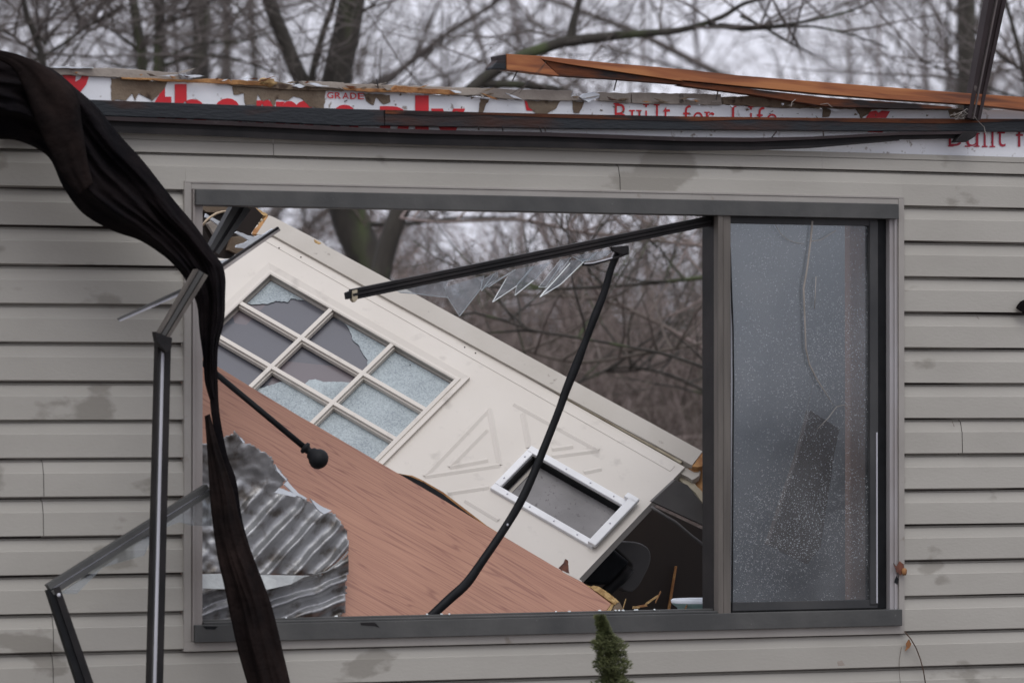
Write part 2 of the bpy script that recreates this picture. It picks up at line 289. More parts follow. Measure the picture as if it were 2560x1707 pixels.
def crazed():
    m = bpy.data.materials.new('crazed_safety_glass'); m.use_nodes = True; t = m.node_tree; N = t.nodes; L = t.links
    bs = N['Principled BSDF']; bs.inputs['Roughness'].default_value = .35
    tc = N.new('ShaderNodeTexCoord'); vo = N.new('ShaderNodeTexVoronoi'); vo.inputs['Scale'].default_value = 190; L.new(tc.outputs['Object'], vo.inputs[0])
    vd = N.new('ShaderNodeTexVoronoi'); vd.feature = 'DISTANCE_TO_EDGE'; vd.inputs['Scale'].default_value = 190; L.new(tc.outputs['Object'], vd.inputs[0])
    sp = N.new('ShaderNodeSeparateColor'); L.new(vo.outputs['Color'], sp.inputs[0])
    n = N.new('ShaderNodeTexNoise'); n.inputs['Scale'].default_value = 5; n.inputs['Detail'].default_value = 6; L.new(tc.outputs['Object'], n.inputs[0])
    ad = N.new('ShaderNodeMath'); ad.operation = 'MULTIPLY_ADD'; ad.inputs[1].default_value = .38; L.new(sp.outputs[0], ad.inputs[0]); L.new(n.outputs[0], ad.inputs[2])
    cr = N.new('ShaderNodeValToRGB'); cr.color_ramp.elements[0].position = .35; cr.color_ramp.elements[0].color = (.16, .19, .21, 1)
    cr.color_ramp.elements[1].position = 1.0; cr.color_ramp.elements[1].color = (.40, .455, .47, 1); L.new(ad.outputs[0], cr.inputs[0])
    mr = N.new('ShaderNodeMapRange'); mr.inputs[1].default_value = 0; mr.inputs[2].default_value = .08; mr.inputs[3].default_value = .5; mr.inputs[4].default_value = 0; L.new(vd.outputs['Distance'], mr.inputs[0])
    mx = N.new('ShaderNodeMix'); mx.data_type = 'RGBA'; mx.inputs[7].default_value = (.55, .62, .63, 1); L.new(cr.outputs[0], mx.inputs[6]); L.new(mr.outputs[0], mx.inputs[0])
    L.new(mx.outputs[2], bs.inputs['Base Color'])
    bp = N.new('ShaderNodeBump'); bp.inputs['Strength'].default_value = .6; bp.inputs['Distance'].default_value = .002; L.new(sp.outputs[1], bp.inputs['Height']); L.new(bp.outputs[0], bs.inputs['Normal'])
    return m
M['crazed'] = crazed()

# ------------------------------------------------------------ terrain
def terr(x, y):
    s = (Vector((x, y, 0))-CAM).dot(FH)
    t = min(max((s-48)/75, 0), 1)
    z = 3.1*(t*t*(3-2*t)) + max(0, min(s-123, 300))*.012
    return z + (noise.noise(Vector((x*.06, y*.06, 0)))*.5 if s > 40 else noise.noise(Vector((x*.2, y*.2, 3)))*.04)
mb = MB(); n = 110
def gx(i): u = (i/n*2-1); return math.copysign(abs(u)**2.6*900, u)
for j in range(n+1):
    for i in range(n+1):
        x, y = gx(i), gx(j)+15; mb.v.append(Vector((x, y, terr(x, y)-.02)))
for j in range(n):
    for i in range(n):
        b = j*(n+1)+i; mb.f.append([b, b+1, b+n+2, b+n+1]); mb.m.append(0)
tag(mb.build('ground', M['ground'], smooth=True), kind='structure')

# ------------------------------------------------------------ the house wall with siding and the torn top
house = empty('house', (0, 0, 0), 'damaged house with beige lap siding, torn off roof and a smashed wide window', 'house')
XL, XR = W(-700, 900).x, W(3400, 900).x
ox0, ox1, oz0, oz1 = -1.166, 1.486, .865, 2.353          # siding opening round the window
C0, CH = 1.7135, .121
sm = MB(); rng = random.Random(3)
prof = [(.000, .012), (.0055, .008), (.0075, .000), (.040, -.0085), (.042, -.0105), (.114, -.0135), (.1145, -.011), (.1125, .011), (.119, .012)]   # (drop from top, y)
def course(z_top, x0, x1, lap=0.0, k=0, lower=None, zfloor=None):
    nx = max(1, int((x1-x0)/.12)); base = len(sm.v); pr = prof if lower is None else lower
    for i in range(nx+1):
        x = x0+(x1-x0)*i/nx
        dz = .0022*noise.noise(Vector((x*.9, k*3.7, 0))); dy = .003*noise.noise(Vector((x*1.7, k*5.1, 7)))
        for d, y in pr:
            z = z_top-d+dz*(1 if 0 < d else 1)
            if zfloor is not None: z = max(z, zfloor)
            sm.v.append(Vector((x, y+dy+lap, z)))
    m_ = len(pr)
    for i in range(nx):
        for j in range(m_-1):
            a = base+i*m_+j; sm.f.append([a, a+1, a+m_+1, a+m_]); sm.m.append(0)
joint_px = {5: [1545], 4: [2900], 0: [-300], -3: [105], -4: [105], -7: [130], -8: [130], -2: [2400], 2: [-200], -6: [2650], 6: [680, 2052]}
for k in range(-12, 7):
    zt = C0+CH*(k+1)
    if k == 6: zt = C0+CH*7
    zb = zt-CH
    if k == 6:   # narrow starter under the plate: only the lower 45 mm of a course shows
        pass
    spans = [(XL, XR)]
    if zb < oz1-.005 and zt > oz0+.005: spans = [(XL, ox0+.004), (ox1-.004, XR)]
    if k == 5: spans.append((ox0+.004, ox1-.004)); 
    for a, b in spans:
        js = [W(q, 900).x for q in joint_px.get(k, [])] + [a+rng.uniform(.3, 3.4)*(1 if q else 1) for q in range(0)]
        js = sorted(x for x in js if a+.05 < x < b-.05); xs = [a]+js+[b]; lap = 0
        for q in range(len(xs)-1):
            if k == 6: course(zb+.06, xs[q]+(.0012 if q else 0), xs[q+1], -.0015*(q % 2), k, [(.0, .004), (.0, -.004), (.018, -.005), (.0185, .0), (.021, .0), (.0215, -.007), (.058, -.010), (.059, .006)])
            else: course(zt, xs[q]+(.0015 if q else 0), xs[q+1], -.0018*(q % 2), k, zfloor=(oz1+.0005 if k == 5 and a > ox0 and b < ox1 else None))
siding = sm.build('siding', M['siding'], house)
# the wall behind the siding
wc = MB(); Y0, Y1 = .012, .12
wc.box((XL, Y0, .0), (ox0, Y1, 2.5)); wc.box((ox1, Y0, 0), (XR, Y1, 2.5)); wc.box((ox0, Y0, 0), (ox1, Y1, oz0+.01)); wc.box((ox0, Y0, oz1-.02), (ox1, Y1, 2.5))
wc.build('wall_frame', M['shadebrown'], house)
MB().box((XL, .02, .0), (XR, 9.0, .30)).build('floor_deck', M['shadebrown'], house)
MB().box((XL, -.005, 0), (XR, .02, .16)).build('foundation', M['greyboard'], house)
# printed sheathing above
top = [(-500, 176), A(400, 512), A(640, 520), A(830, 535), A(1140, 560), A(1600, 575), A(2000, 590), B(0, 600), B(500, 640), B(800, 655), B(1150, 685), B(1500, 690), B(1750, 690), B(2000, 705), C(300, 720), C(700, 740), C(1200, 742), C(1900, 750), C(2352, 757), (3200, 287)]
top = jag(top+[(3200, 420), (-500, 330)], 1.6, 12, 5, skip=(18, 19, 20, 21))
slab('sheathing', top, .010, .02, M['sheath'], house, bev=0)
def patch(name, pts, y, m, th=.002, amp=1.5, step=9, seed=1, parent=house, bev=0):
    return slab(name, jag(pts, amp, step, seed), y, th, m, parent, bev=bev)
for i, q in enumerate([
    P(A, 760, 535, 1145, 560, 1130, 600, 1075, 660, 1040, 692, 990, 660, 950, 640, 925, 690, 905, 640, 860, 690, 800, 680, 765, 695),
    P(A, 1590, 585, 2228, 615, 2215, 745, 2120, 735, 2070, 680, 2010, 660, 1960, 690, 1890, 680, 1870, 750, 1850, 680, 1790, 690, 1760, 640, 1755, 720, 1680, 720, 1670, 640, 1600, 650),
    P(B, 160, 640, 340, 650, 345, 700, 300, 715, 250, 665, 230, 720, 180, 690),
    P(B, 962, 675, 1020, 680, 990, 735, 975, 775, 950, 772),
    P(B, 1275, 692, 1510, 690, 1470, 750, 1420, 775, 1405, 815, 1350, 780, 1290, 735),
    P(B, 1590, 690, 1670, 695, 1655, 740, 1635, 775, 1600, 772),
    P(C, 1200, 742, 1320, 745, 1290, 780, 1240, 806),
    P(C, 980, 742, 1035, 745, 1020, 800, 975, 803),
    P(C, 1835, 752, 1960, 755, 1975, 812, 1850, 806)]):
    patch('torn_patch', q, .0065, M['kraft'], .003, 1.6, 7, i)
# broken boards along the top edge
for i, (q, mm, y, th) in enumerate([
    (P(A, 345, 460, 800, 468, 1230, 500, 1225, 548, 830, 530, 400, 512), 'greyboard', -.004, .035),
    (P(A, 830, 530, 1230, 545, 1500, 540, 1800, 560, 1850, 590, 1500, 575, 1200, 560, 835, 543), 'rawwood', -.010, .01),
    (P(A, 1480, 545, 1900, 560, 2060, 590, 2352, 600, 2352, 625, 1950, 612, 1600, 590), 'kraft', -.004, .03),
    (P(A, 2065, 555, 2352, 565, 2352, 608, 2080, 592), 'greyboard', -.012, .03),
    (P(B, -10, 568, 380, 582, 800, 598, 1150, 610, 1590, 620, 1580, 660, 1715, 690, 1560, 690, 1150, 680, 980, 655, 800, 650, 390, 620, -10, 610), 'greyboard', -.008, .035),
    (P(B, 20, 600, 350, 610, 380, 585, 560, 605, 800, 618, 820, 640, 780, 650, 400, 632, 200, 632, 30, 615), 'rawwood', -.020, .012),
    (P(B, 1770, 630, 1990, 640, 1990, 705, 1900, 700, 1775, 690), 'greyboard', -.008, .03),
    (P(B, 1995, 632, 2352, 642, 2352, 715, 1998, 706), 'greyboard', -.006, .03),
    (P(C, -8, 640, 280, 645, 290, 720, -8, 712), 'greyboard', -.006, .03),
    (P(C, 292, 665, 600, 652, 740, 672, 1100, 700, 1100, 742, 740, 740, 296, 716), 'kraft', -.002, .03),
    (P(C, 1000, 718, 1900, 740, 1960, 745, 1960, 756, 1000, 744), 'kraft', .0, .03)]):
    patch('broken_board', q, y, M[mm], th, 1.0, 10, 20+i, bev=.0015)
for q in [P(A, 345, 463, 380, 456, 440, 458, 640, 464, 640, 468, 410, 466), P(A, 1225, 505, 1310, 520, 1320, 535, 1260, 530), P(A, 2005, 590, 2050, 575, 2085, 592, 2060, 603), P(B, 1640, 665, 1680, 640, 1740, 630, 1775, 645, 1772, 668, 1735, 680, 1700, 700)]:
    patch('gypsum_crumb', q, -.016, M['foam'], .02, .8, 6, 3)
rs = random.Random(88)
def topy(px):      # height of the broken top edge at a picture column
    return 166+ (px-130)*.0545 if px < 1500 else 238+(px-1500)*.033
for i in range(64):
    px = rs.uniform(140, 2150); py = topy(px)+rs.uniform(2, 16); a = rs.uniform(-.35, .4); L_ = rs.uniform(8, 60)*(1 if i % 3 else .35); h_ = rs.uniform(1.5, 5)
    q = [(px, py), (px+L_*.6, py+L_*.6*a-h_*.4), (px+L_, py+L_*a), (px+L_*.5, py+L_*.5*a+h_)]
    patch('torn_splinter', q, -.018-rs.random()*.02, M[('rawwood', 'greyboard', 'kraft', 'rustlumber', 'foam')[rs.choice((0, 0, 1, 1, 2, 2, 3, 4))]], .006, .8, 6, i)
for i in range(34):
    px = rs.uniform(760, 2500); py = topy(px)+rs.uniform(22, 60)
    blob_ = [(px+rs.uniform(-1, 1)*5, py+rs.uniform(-1, 1)*4) for _ in range(5)]; c_ = (sum(p[0] for p in blob_)/5, sum(p[1] for p in blob_)/5)
    blob_.sort(key=lambda p: math.atan2(p[1]-c_[1], p[0]-c_[0])); slab('peeled_spot', blob_, .0062, .002, M['kraft'], house, 0)
# a lump of yellow foam on the top edge
lump = MB()
def blob(mb, c, rx, ry, rz, n=10, m=7, seed=0, amp=.15, mi=0):
    b = len(mb.v)
    for j in range(m+1):
        th = math.pi*j/m
        for i in range(n):
            ph = 2*math.pi*i/n; d = Vector((math.sin(th)*math.cos(ph), math.sin(th)*math.sin(ph), math.cos(th)))
            k = 1+amp*noise.noise(d*2+Vector((seed, 0, 0)))
            mb.v.append(c+Vector((d.x*rx, d.y*ry, d.z*rz))*k)
    for j in range(m):
        for i in range(n):
            i2 = (i+1) % n; mb.f.append([b+j*n+i, b+j*n+i2, b+(j+1)*n+i2, b+(j+1)*n+i]); mb.m.append(mi)
    return mb
blob(lump, W(*A(1825, 565), 0.0), .033, .02, .014, 14, 8, 2, .4).build('foam_lump', M['paleedge'], house, smooth=True)

# printed lettering: every glyph is a thin sheet of ink mapped onto the sheathing
def glyph(mb, ch, x0, x1, yt, yb, bold=0.0, yk=.0072, slope=None):
    cu = bpy.data.curves.new('g', 'FONT'); cu.body = ch; cu.offset = bold; cu.resolution_u = 5
    ob = bpy.data.objects.new('g', cu); COL.objects.link(ob); bpy.context.view_layer.update()
    me = bpy.data.meshes.new_from_object(ob.evaluated_get(bpy.context.evaluated_depsgraph_get()))
    vx = [v.co.x for v in me.vertices]; vy = [v.co.y for v in me.vertices]
    a, b_, c, d = min(vx), max(vx), min(vy), max(vy); base = len(mb.v)
    for v in me.vertices:
        px = x0+(v.co.x-a)/(b_-a)*(x1-x0); py = yb+(v.co.y-c)/(d-c)*(yt-yb)
        mb.v.append(W(px, py, yk))
    for p in me.polygons: mb.f.append([base+i for i in p.vertices]); mb.m.append(0)
    bpy.data.objects.remove(ob); bpy.data.curves.remove(cu); bpy.data.meshes.remove(me)
for ch, x0, x1, yt, yb in [('t', 384, 431, 214, 342), ('h', 437, 515, 211, 340), ('e', 531, 606, 246, 346), ('r', 640, 684, 250, 344), ('m', 690, 784, 253, 348), ('o', 826, 897, 262, 356), ('p', 950, 1023, 266, 392), ('l', 1038, 1072, 239, 362), ('y', 1077, 1163, 272, 400)]:
    tx = MB(); glyph(tx, ch, x0, x1, yt, yb, .045); tx.build('printed_letter', M['red'], house)
for q in (P(A, 420, 512, 520, 512, 515, 560, 545, 545, 565, 514, 612, 512, 590, 580, 545, 636), P(B, 1262, 690, 1290, 690, 1300, 728, 1362, 752, 1340, 760, 1275, 758), P(C, 1270, 808, 1300, 765, 1340, 757, 1358, 772, 1382, 757, 1436, 762, 1410, 808), P(C, 1280, 893, 1390, 896, 1385, 908, 1285, 905)):
    tx = MB(); tx.v += [W(p[0], p[1], .0074) for p in q]; tx.f.append(list(range(len(q)))); tx.m.append(0); tx.build('printed_mark', M['red'], house)
word = 'GRADE'
for i, ch in enumerate(word):
    x = 818+i*19.2; t2 = MB(); glyph(t2, ch, x, x+15.5, 231+i*.55, 246.5+i*.55, .006, .0060); t2.build('printed_letter', M['red'], house)
def serif(mb, ch, x0, x1, yt, yb, stems, top_=True, bot=True, y=.0070):
    glyph(mb, ch, x0, x1, yt, yb, -.008, y)
    for sx in stems:
        for yy, on in ((yt, top_), (yb, bot)):
            if on: mb.v += [W(p[0], p[1], y-.0003) for p in ((sx-7, yy-1.6), (sx+7, yy-1.6), (sx+7, yy+1.6), (sx-7, yy+1.6))]; b = len(mb.v); mb.f.append([b-4, b-3, b-2, b-1]); mb.m.append(0)
for dx, dy, sc in ((0, 0, 1.0), (-16, 0, 0)):
    if sc:
        for ch, x0, x1, up_, st in [('B', 1537, 1566, 1, [1541]), ('u', 1578, 1601, 0, [1580, 1597]), ('i', 1613, 1618, 1, [1615]), ('l', 1640, 1645, 1, [1642]), ('t', 1657, 1676, 2, []), ('f', 1708, 1727, 1, []), ('o', 1733, 1758, 0, []), ('r', 1765, 1786, 0, [1768]), ('L', 1830, 1857, 1, [1834]), ('i', 1875, 1880, 1, [1877]), ('f', 1892, 1911, 1, []), ('e', 1917, 1943, 0, [])]:
            t_ = {0: 276, 1: 260, 2: 264}[up_] + (x0-1537)*.0235
            t2 = MB(); serif(t2, ch, x0, x1, t_, t_+{0: 34, 1: 50, 2: 46}[up_], st); t2.build('printed_letter', M['red'], house)
for ch, x0, x1, up_, st in [('B', 2372, 2404, 1, [2377]), ('u', 2416, 2446, 0, [2419, 2442]), ('i', 2459, 2465, 1, [2462]), ('l', 2479, 2484, 1, [2481]), ('t', 2492, 2514, 2, []), ('f', 2540, 2562, 1, []), ('o', 2566, 2592, 0, [])]:
    t_ = {0: 334, 1: 316, 2: 320}[up_] + (x0-2372)*.012
    t3 = MB(); serif(t3, ch, x0, x1, t_, 365.5+(x0-2372)*.012, st); t3.build('printed_letter', M['red2'], house)
# dark wet lumber strip
def strip(name, top_, bot_, y, th, m, bev=.002, parent=house, seed=None):
    mbx = MB(); n = len(top_)
    for i in range(n-1):
        mbx.prism([W(*top_[i], y), W(*top_[i+1], y), W(*bot_[i+1], y), W(*bot_[i], y)], Vector((0, th, 0)))
    bm_ = mbx.build(name, m, parent, bev=0); return bm_
slab('nailer_board', [(-300, 232), A(600, 682), A(1000, 697), A(2352, 745), B(300, 752), B(305, 860), A(2352, 860), A(1400, 815), A(640, 790), (-300, 262)], -.030, .036, M['plate'], house, .002)
slab('nailer_board', P(B, 309, 752, 1000, 770, 2352, 797)+P(C, 1000, 808, 2352, 815)+[(3200, 312), (3200, 345)]+P(C, 2352, 900, 1000, 895, 0, 887)+P(B, 1500, 880, 800, 868, 309, 858), -.032, .038, M['plate'], house, .002)
q_t = P(B, 311, 753, 700, 762, 1000, 770, 1500, 782, 2352, 797)+P(C, 500, 802, 1000, 808, 1800, 812, 2352, 815)
for i in range(len(q_t)-1):
    MB().prism([W(*q_t[i], -.035), W(*q_t[i+1], -.035), W(q_t[i+1][0], q_t[i+1][1]+9+4*math.sin((i+1)*2.1), -.035), W(q_t[i][0], q_t[i][1]+9+4*math.sin(i*2.1), -.035)], Vector((0, .0035, 0))).build('rusty_edge', M['rustlumber'], house)
# bent strip of brown gutter lying along the wall and turned up at the right
gut = empty('loose_gutter', W(2200, 330), 'long brown metal gutter strip along the wall top, bent upright at its right end', 'gutter')
gm = MB()
tp = P(A, 0, 785, 700, 795, 1600, 832, 2352, 868)+P(B, 600, 888, 1400, 905, 2352, 938)+P(C, 500, 943, 900, 935, 1500, 905, 1990, 898)
md_ = [(x, y+10-(3 if x > 2000 else 0)) for x, y in tp]; bt = [(x, y+24-(x/2560)*2-(4 if x > 2100 else 0)) for x, y in tp]
for i in range(len(tp)-1):
    for a_, b_, y_, mi in ((tp, md_, -.055, 0), (md_, bt, -.035, 1)):
        gm.prism([W(*a_[i], y_), W(*a_[i+1], y_), W(*b_[i+1], y_), W(*b_[i], y_)], Vector((0, .02 if mi == 0 else .012, 0)), mi)
shade_bt = [(x, y+15-max(0, x-1500)*.016) for x, y in bt]  # black strip stands for the shadow beneath the gutter, narrowing to the right
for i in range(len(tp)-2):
    gm.prism([W(*bt[i], -.048), W(*bt[i+1], -.048), W(*shade_bt[i+1], -.048), W(*shade_bt[i], -.048)], Vector((0, .012, 0)), 1)
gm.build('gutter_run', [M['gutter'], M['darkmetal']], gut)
slab('gutter_corner', P(C, 1940, 905, 1990, 898, 2035, 905, 2020, 935, 1960, 972, 1880, 975, 1900, 945), -.06, .03, M['darkmetal'], gut, .002)
um = MB(); rail(um, C(2285, -560), C(2010, 815), 50, 33, -.09, -.055, [(0, .22, .02, 0), (.22, .48, .012, 0), (.48, .56, .024, 2), (.56, .70, .006, 2), (.70, 1, .018, 0)], .02)
# carry the upright strip on above the picture
um.build('upright_strip', [M['gutter'], M['darkmetal'], M['gutterlight']], gut)

# orange timber over the top
beam = empty('split_timber', W(1250, 180), 'long wet orange timber, split lengthwise, lying over the broken wall top', 'timber')
fo, fn = W(1250, 200, -.06), Vector((0, 1, 0))
fr_ = Matrix.Translation(W(1250, 160, -.07)) @ Matrix.Rotation(math.radians(3), 4, 'Y')
def bslab(name, q, y, th, m, **k): return slab(name, q, y, th, m, beam, .002, frame=fr_, **k)
bslab('timber_face', P(B, 1140, 370, 1380, 385, 1850, 432, 2352, 475)+P(C, 380, 515, 1200, 580, 1980, 640, 2352, 665)+[(3000, 292), (3000, 325)]+P(C, 2352, 752, 2000, 715, 1500, 685, 1000, 645, 400, 588, 0, 548)+P(B, 2352, 558, 1860, 485, 1560, 440, 1400, 412, 1370, 400, 1500, 520, 1240, 487, 1142, 478), -.075, .06, M['pine'])
bslab('lower_split', P(B, 1385, 405, 1560, 446, 1850, 490, 2352, 565)+P(C, 0, 560, 400, 600, 1000, 668, 1500, 702, 1900, 735, 1800, 745, 1500, 742, 1000, 728, 500, 648, 0, 583)+P(B, 2352, 578, 1850, 540, 1500, 519), -.066, .05, M['rustlumber'])
bslab('end_grain', P(B, 1075, 385, 1138, 371, 1140, 480, 1095, 470, 1040, 477, 1040, 462, 1078, 415), -.070, .05, M['plate'])
for (a_, b_) in ((B(945, 858), B(950, 892)), (B(1110, 860), B(1114, 900)), (B(1360, 865), B(1378, 905)), (B(1400, 868), B(1405, 903)), (C(660, 900), C(625, 945)), (C(978, 895), C(982, 935)), (B(1215, 485), B(1178, 556)), (B(1895, 530), B(1873, 622)), (C(262, 610), C(247, 684)), (B(252, 545), B(262, 608))):
    MB().tube([W(*a_, -.05), W(*b_, -.05)], .0022, 6).build('nail', M['nail'], beam if a_[1] > 190 or a_[0] > 1200 else house)
MB().tube([W(*B(x, y), -.075) for x, y in ((1410, 420), (1380, 470), (1330, 530), (1270, 580), (1225, 640))], .0009, 4).tube([W(*B(x, y), -.075) for x, y in ((1400, 440), (1340, 500), (1265, 585), (1160, 650))], .0009, 4).build('loose_wire', M['nail'], beam)
for pts in (P(C, 760, 730, 765, 700, 790, 680), P(C, 960, 715, 1010, 708, 1040, 735), P(C, 1900, 800, 1925, 770, 1960, 745, 1990, 760, 2030, 820, 2080, 870, 2092, 930), P(C, 1870, 790, 1940, 760, 1990, 800)):
    tag(MB().tube([W(*p, -.07) for p in pts], .0012, 4).build('dry_straw', M['pales']), 'wisp of dry straw caught on the broken wall top', 'straw', 'straws caught on the wall top')
hay = MB(); rr = random.Random(4)
for i in range(40):
    c = C(1925+rr.gauss(0, 28), 785+rr.gauss(0, 16)); d = rr.uniform(0, 6.3); l = rr.uniform(5, 14)
    hay.tube([W(c[0], c[1], -.05), W(c[0]+l*math.cos(d), c[1]+l*math.sin(d)*.6, -.06-rr.random()*.02)], .0012, 3)
tag(hay.build('straw_tuft', M['pales']), 'small tuft of straw snagged at the foot of the upright gutter', 'straw')

# ------------------------------------------------------------ window: frame, sill, mullion, right-hand pane
win = MB()
def rect_ring(mb, x0, x1, z0, z1, wl, wr, wb, wt, y, th, mi=0):
    V_ = lambda x, z: Vector((x, y, z)); t = Vector((0, th, 0))
    mb.prism([V_(x0, z1), V_(x1, z1), V_(x1, z1-wt), V_(x0, z1-wt)], t, mi)
    mb.prism([V_(x0, z0), V_(x1, z0), V_(x1, z0+wb), V_(x0, z0+wb)], t, mi)
    mb.prism([V_(x0, z0+wb), V_(x0+wl, z0+wb), V_(x0+wl, z1-wt), V_(x0, z1-wt)], t, mi)
    mb.prism([V_(x1-wr, z0+wb), V_(x1, z0+wb), V_(x1, z1-wt), V_(x1-wr, z1-wt)], t, mi)
rect_ring(win, -1.168, 1.486, .864, 2.354, .024, .022, .030, .008, -.019, .022)
window = win.build('window', M['trimtan'], house, bev=.0015)
def wslab(name, pts, y, th, m, bev=.0015): return slab(name, pts, y, th, m, window_parent, bev)
tz = 2.353
def chl(o):
    o.parent = window; return o
window_parent = None
# child of the window part (sub-parts); house sits at the origin so world = local
q = MB(); q.prism([Vector((-1.143, -.0165, 2.3455)), Vector((1.464, -.0165, 2.3455)), Vector((1.464, -.0165, 2.327)), Vector((-1.143, -.0165, 2.327))], Vector((0, .05, 0)))
chl(q.build('head_casing', M['trimtan'], bev=.001))
q = MB(); q.box((-1.143, -.012, .895), (-1.102, .06, 2.326)); q.box((-1.139, -.020, .896), (-1.131, -.012, 2.325)); chl(q.build('left_frame', M['trimgrey'], bev=.001))
q = MB(); q.box((1.432, -.012, .90), (1.464, .09, 2.326)); q.box((1.447, -.02, .90), (1.454, -.011, 2.325)); chl(q.build('right_frame', M['trimlight'], bev=.001))
q = MB(); q.box((-1.134, -.034, 2.276), (1.456, .06, 2.3262)); chl(q.build('head_frame', M['bronze'], bev=.002))
q = MB(); q.box((-1.136, -.034, .8925), (1.468, .06, .948)); q.box((-1.10, -.022, .948), (.76, .0, .956)); q.box((-1.10, .014, .948), (1.4, .04, .962)); chl(q.build('sill_frame', M['bronze'], bev=.002))
mx0, mx1 = W(1796, 900, -.028).x, W(1829, 900, -.028).x
q = MB(); q.box((mx0, -.028, .947), (mx0+.018, .004, 2.277)); q.box((mx0+.018, -.022, .947), (mx1, .004, 2.277)); q.box((mx0+.02, -.026, .947), (mx0+.024, -.02, 2.276)); chl(q.build('mullion', M['bronze2'], bev=.001))
q = MB(); q.box((mx0+.002, .004, .950), (mx0+.03, .088, 2.277)); chl(q.build('mullion_channel', M['darkmetal'], bev=.001))
# right-hand sash
gx0, gx1 = mx1+.004, W(2174, 900, 0).x
sash = MB(); V_ = Vector
sx1 = W(2194, 900, .0).x
sash.box((mx1+.001, .002, .965), (mx1+.013, .03, 2.262)); sash.box((gx1, -.004, .965), (sx1, .03, 2.268)); sash.box((mx1+.001, .0, .953), (sx1, .03, .982)); sash.box((mx1, .0, 2.252), (sx1, .03, 2.276))
chl(sash.build('sash_frame', M['sashdark'], bev=.0015))
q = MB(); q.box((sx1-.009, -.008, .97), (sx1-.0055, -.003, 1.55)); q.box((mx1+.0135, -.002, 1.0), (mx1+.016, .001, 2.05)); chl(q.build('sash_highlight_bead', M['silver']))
q = MB(); q.box((sx1+.001, .012, .95), (1.432, .05, 2.276)); chl(q.build('sash_gap_shade', M['black']))  # black filler paints the shade of the recess beside the right frame
q = MB(); q.box((mx1+.013, .010, .982), (gx1, .014, 2.252)); chl(q.build('glass_pane', M['pane']))
# loose black gasket curling beside the mullion
MB().tube([W(*F2(x, y), -.004) for x, y in ((342, 160), (350, 400), (362, 700), (366, 1100), (362, 1500))]+[W(*I(x, y), -.004) for x, y in ((358, 300), (356, 800), (352, 1150))], .0028, 6).build('loose_gasket', M['black']).parent = window
# small damage on casing and sill
chl(slab('torn_metal', jag(P(I, 1450, 752, 1475, 775, 1492, 738, 1520, 760, 1522, 790, 1500, 835, 1470, 812), 1, 5, 2), -.030, .002, M['rust'], None, 0))
curl = MB(); blob(curl, W(*I(1522, 810), -.034), .011, .008, .012, 9, 6, 3, .5); chl(curl.build('rusty_curl', M['rawwood'], smooth=True))
chl(slab('casing_hole', jag(P(I, 1468, 838, 1486, 860, 1475, 900, 1455, 882), .8, 4, 3), -.0205, .001, M['black'], None, 0))
slab('siding_tear', jag(P(I, 1108, 1397, 1125, 1420, 1128, 1448, 1090, 1430), .6, 5, 3), -.0142, .002, M['black'], house, 0)
slab('siding_chip', jag(P(I, 1068, 1420, 1100, 1412, 1122, 1450, 1075, 1450), .5, 5, 3), -.016, .002, M['greyboard'], house, 0)
slab('sill_dent', P(H, 140, 1157, 235, 1155, 250, 1168, 268, 1188, 235, 1178, 145, 1172), -.0355, .002, M['darkmetal'], house, 0)
slab('sill_dent', P(G, 1378, 1180, 1480, 1182, 1460, 1202, 1400, 1200), -.0355, .002, M['black'], house, 0)

# ------------------------------------------------------------ behind the right pane
part = empty('partition_wall', (1.3, .6, 0), 'grey interior wall seen dimly through the rain spotted pane', 'wall')
x0 = W(1806, 900, .6).x; MB().box((x0, .6, .3), (3.6, .7, 2.44)).build('wall_face', M['wallin'], part)
xc = W(2126, 900, .035).x; MB().box((xc, .035, .62), (xc+.30, .075, 2.44)).build('corner_casing', M['casing'], part, bev=.004)
q = P(F2, 890, 1270, 1095, 1400, 1060, 1559)+P(I, 960, 640, 870, 760, 600, 625, 790, 60)
tag(slab('leaning_plank', q, .30, .03, M['trimbrown'], None, .003), 'dark plank leaning aslant behind the spotted glass pane', 'plank')
stk = MB(); stk.tube([W(*F2(x, y), .0) for x, y in ((905, -20), (895, 100), (870, 300), (845, 440), (855, 700), (860, 850), (885, 960), (935, 1060), (1000, 1160), (1050, 1240))], [.0038, .0036, .0034, .0036, .003, .0030, .0028, .0026, .0016, .0008], 6)
stk.tube([W(*F2(x, y), .0) for x, y in ((850, 135), (800, 130), (740, 110), (690, 70), (650, 0))], .0012, 4).tube([W(*F2(x, y), .0) for x, y in ((890, 120), (960, 110), (1010, 80), (1065, 45))], .0015, 4)
stk.tube([W(*F2(x, y), .0) for x, y in ((930, 360), (925, 480), (920, 580))], .0018, 4)
stk.tube([W(*F2(x, y), .2) for x, y in ((925, 1040), (890, 1180), (850, 1330), (810, 1480), (790, 1600))], .0016, 4).tube([W(*F2(x, y), .0) for x, y in ((940, 1400), (1010, 1330), (1070, 1250), (1120, 1235), (1170, 1260))], .0012, 4)
tag(stk.build('dry_branch', M['pales'], smooth=True), 'thin pale dry branch hanging down against the spotted glass pane', 'branch')

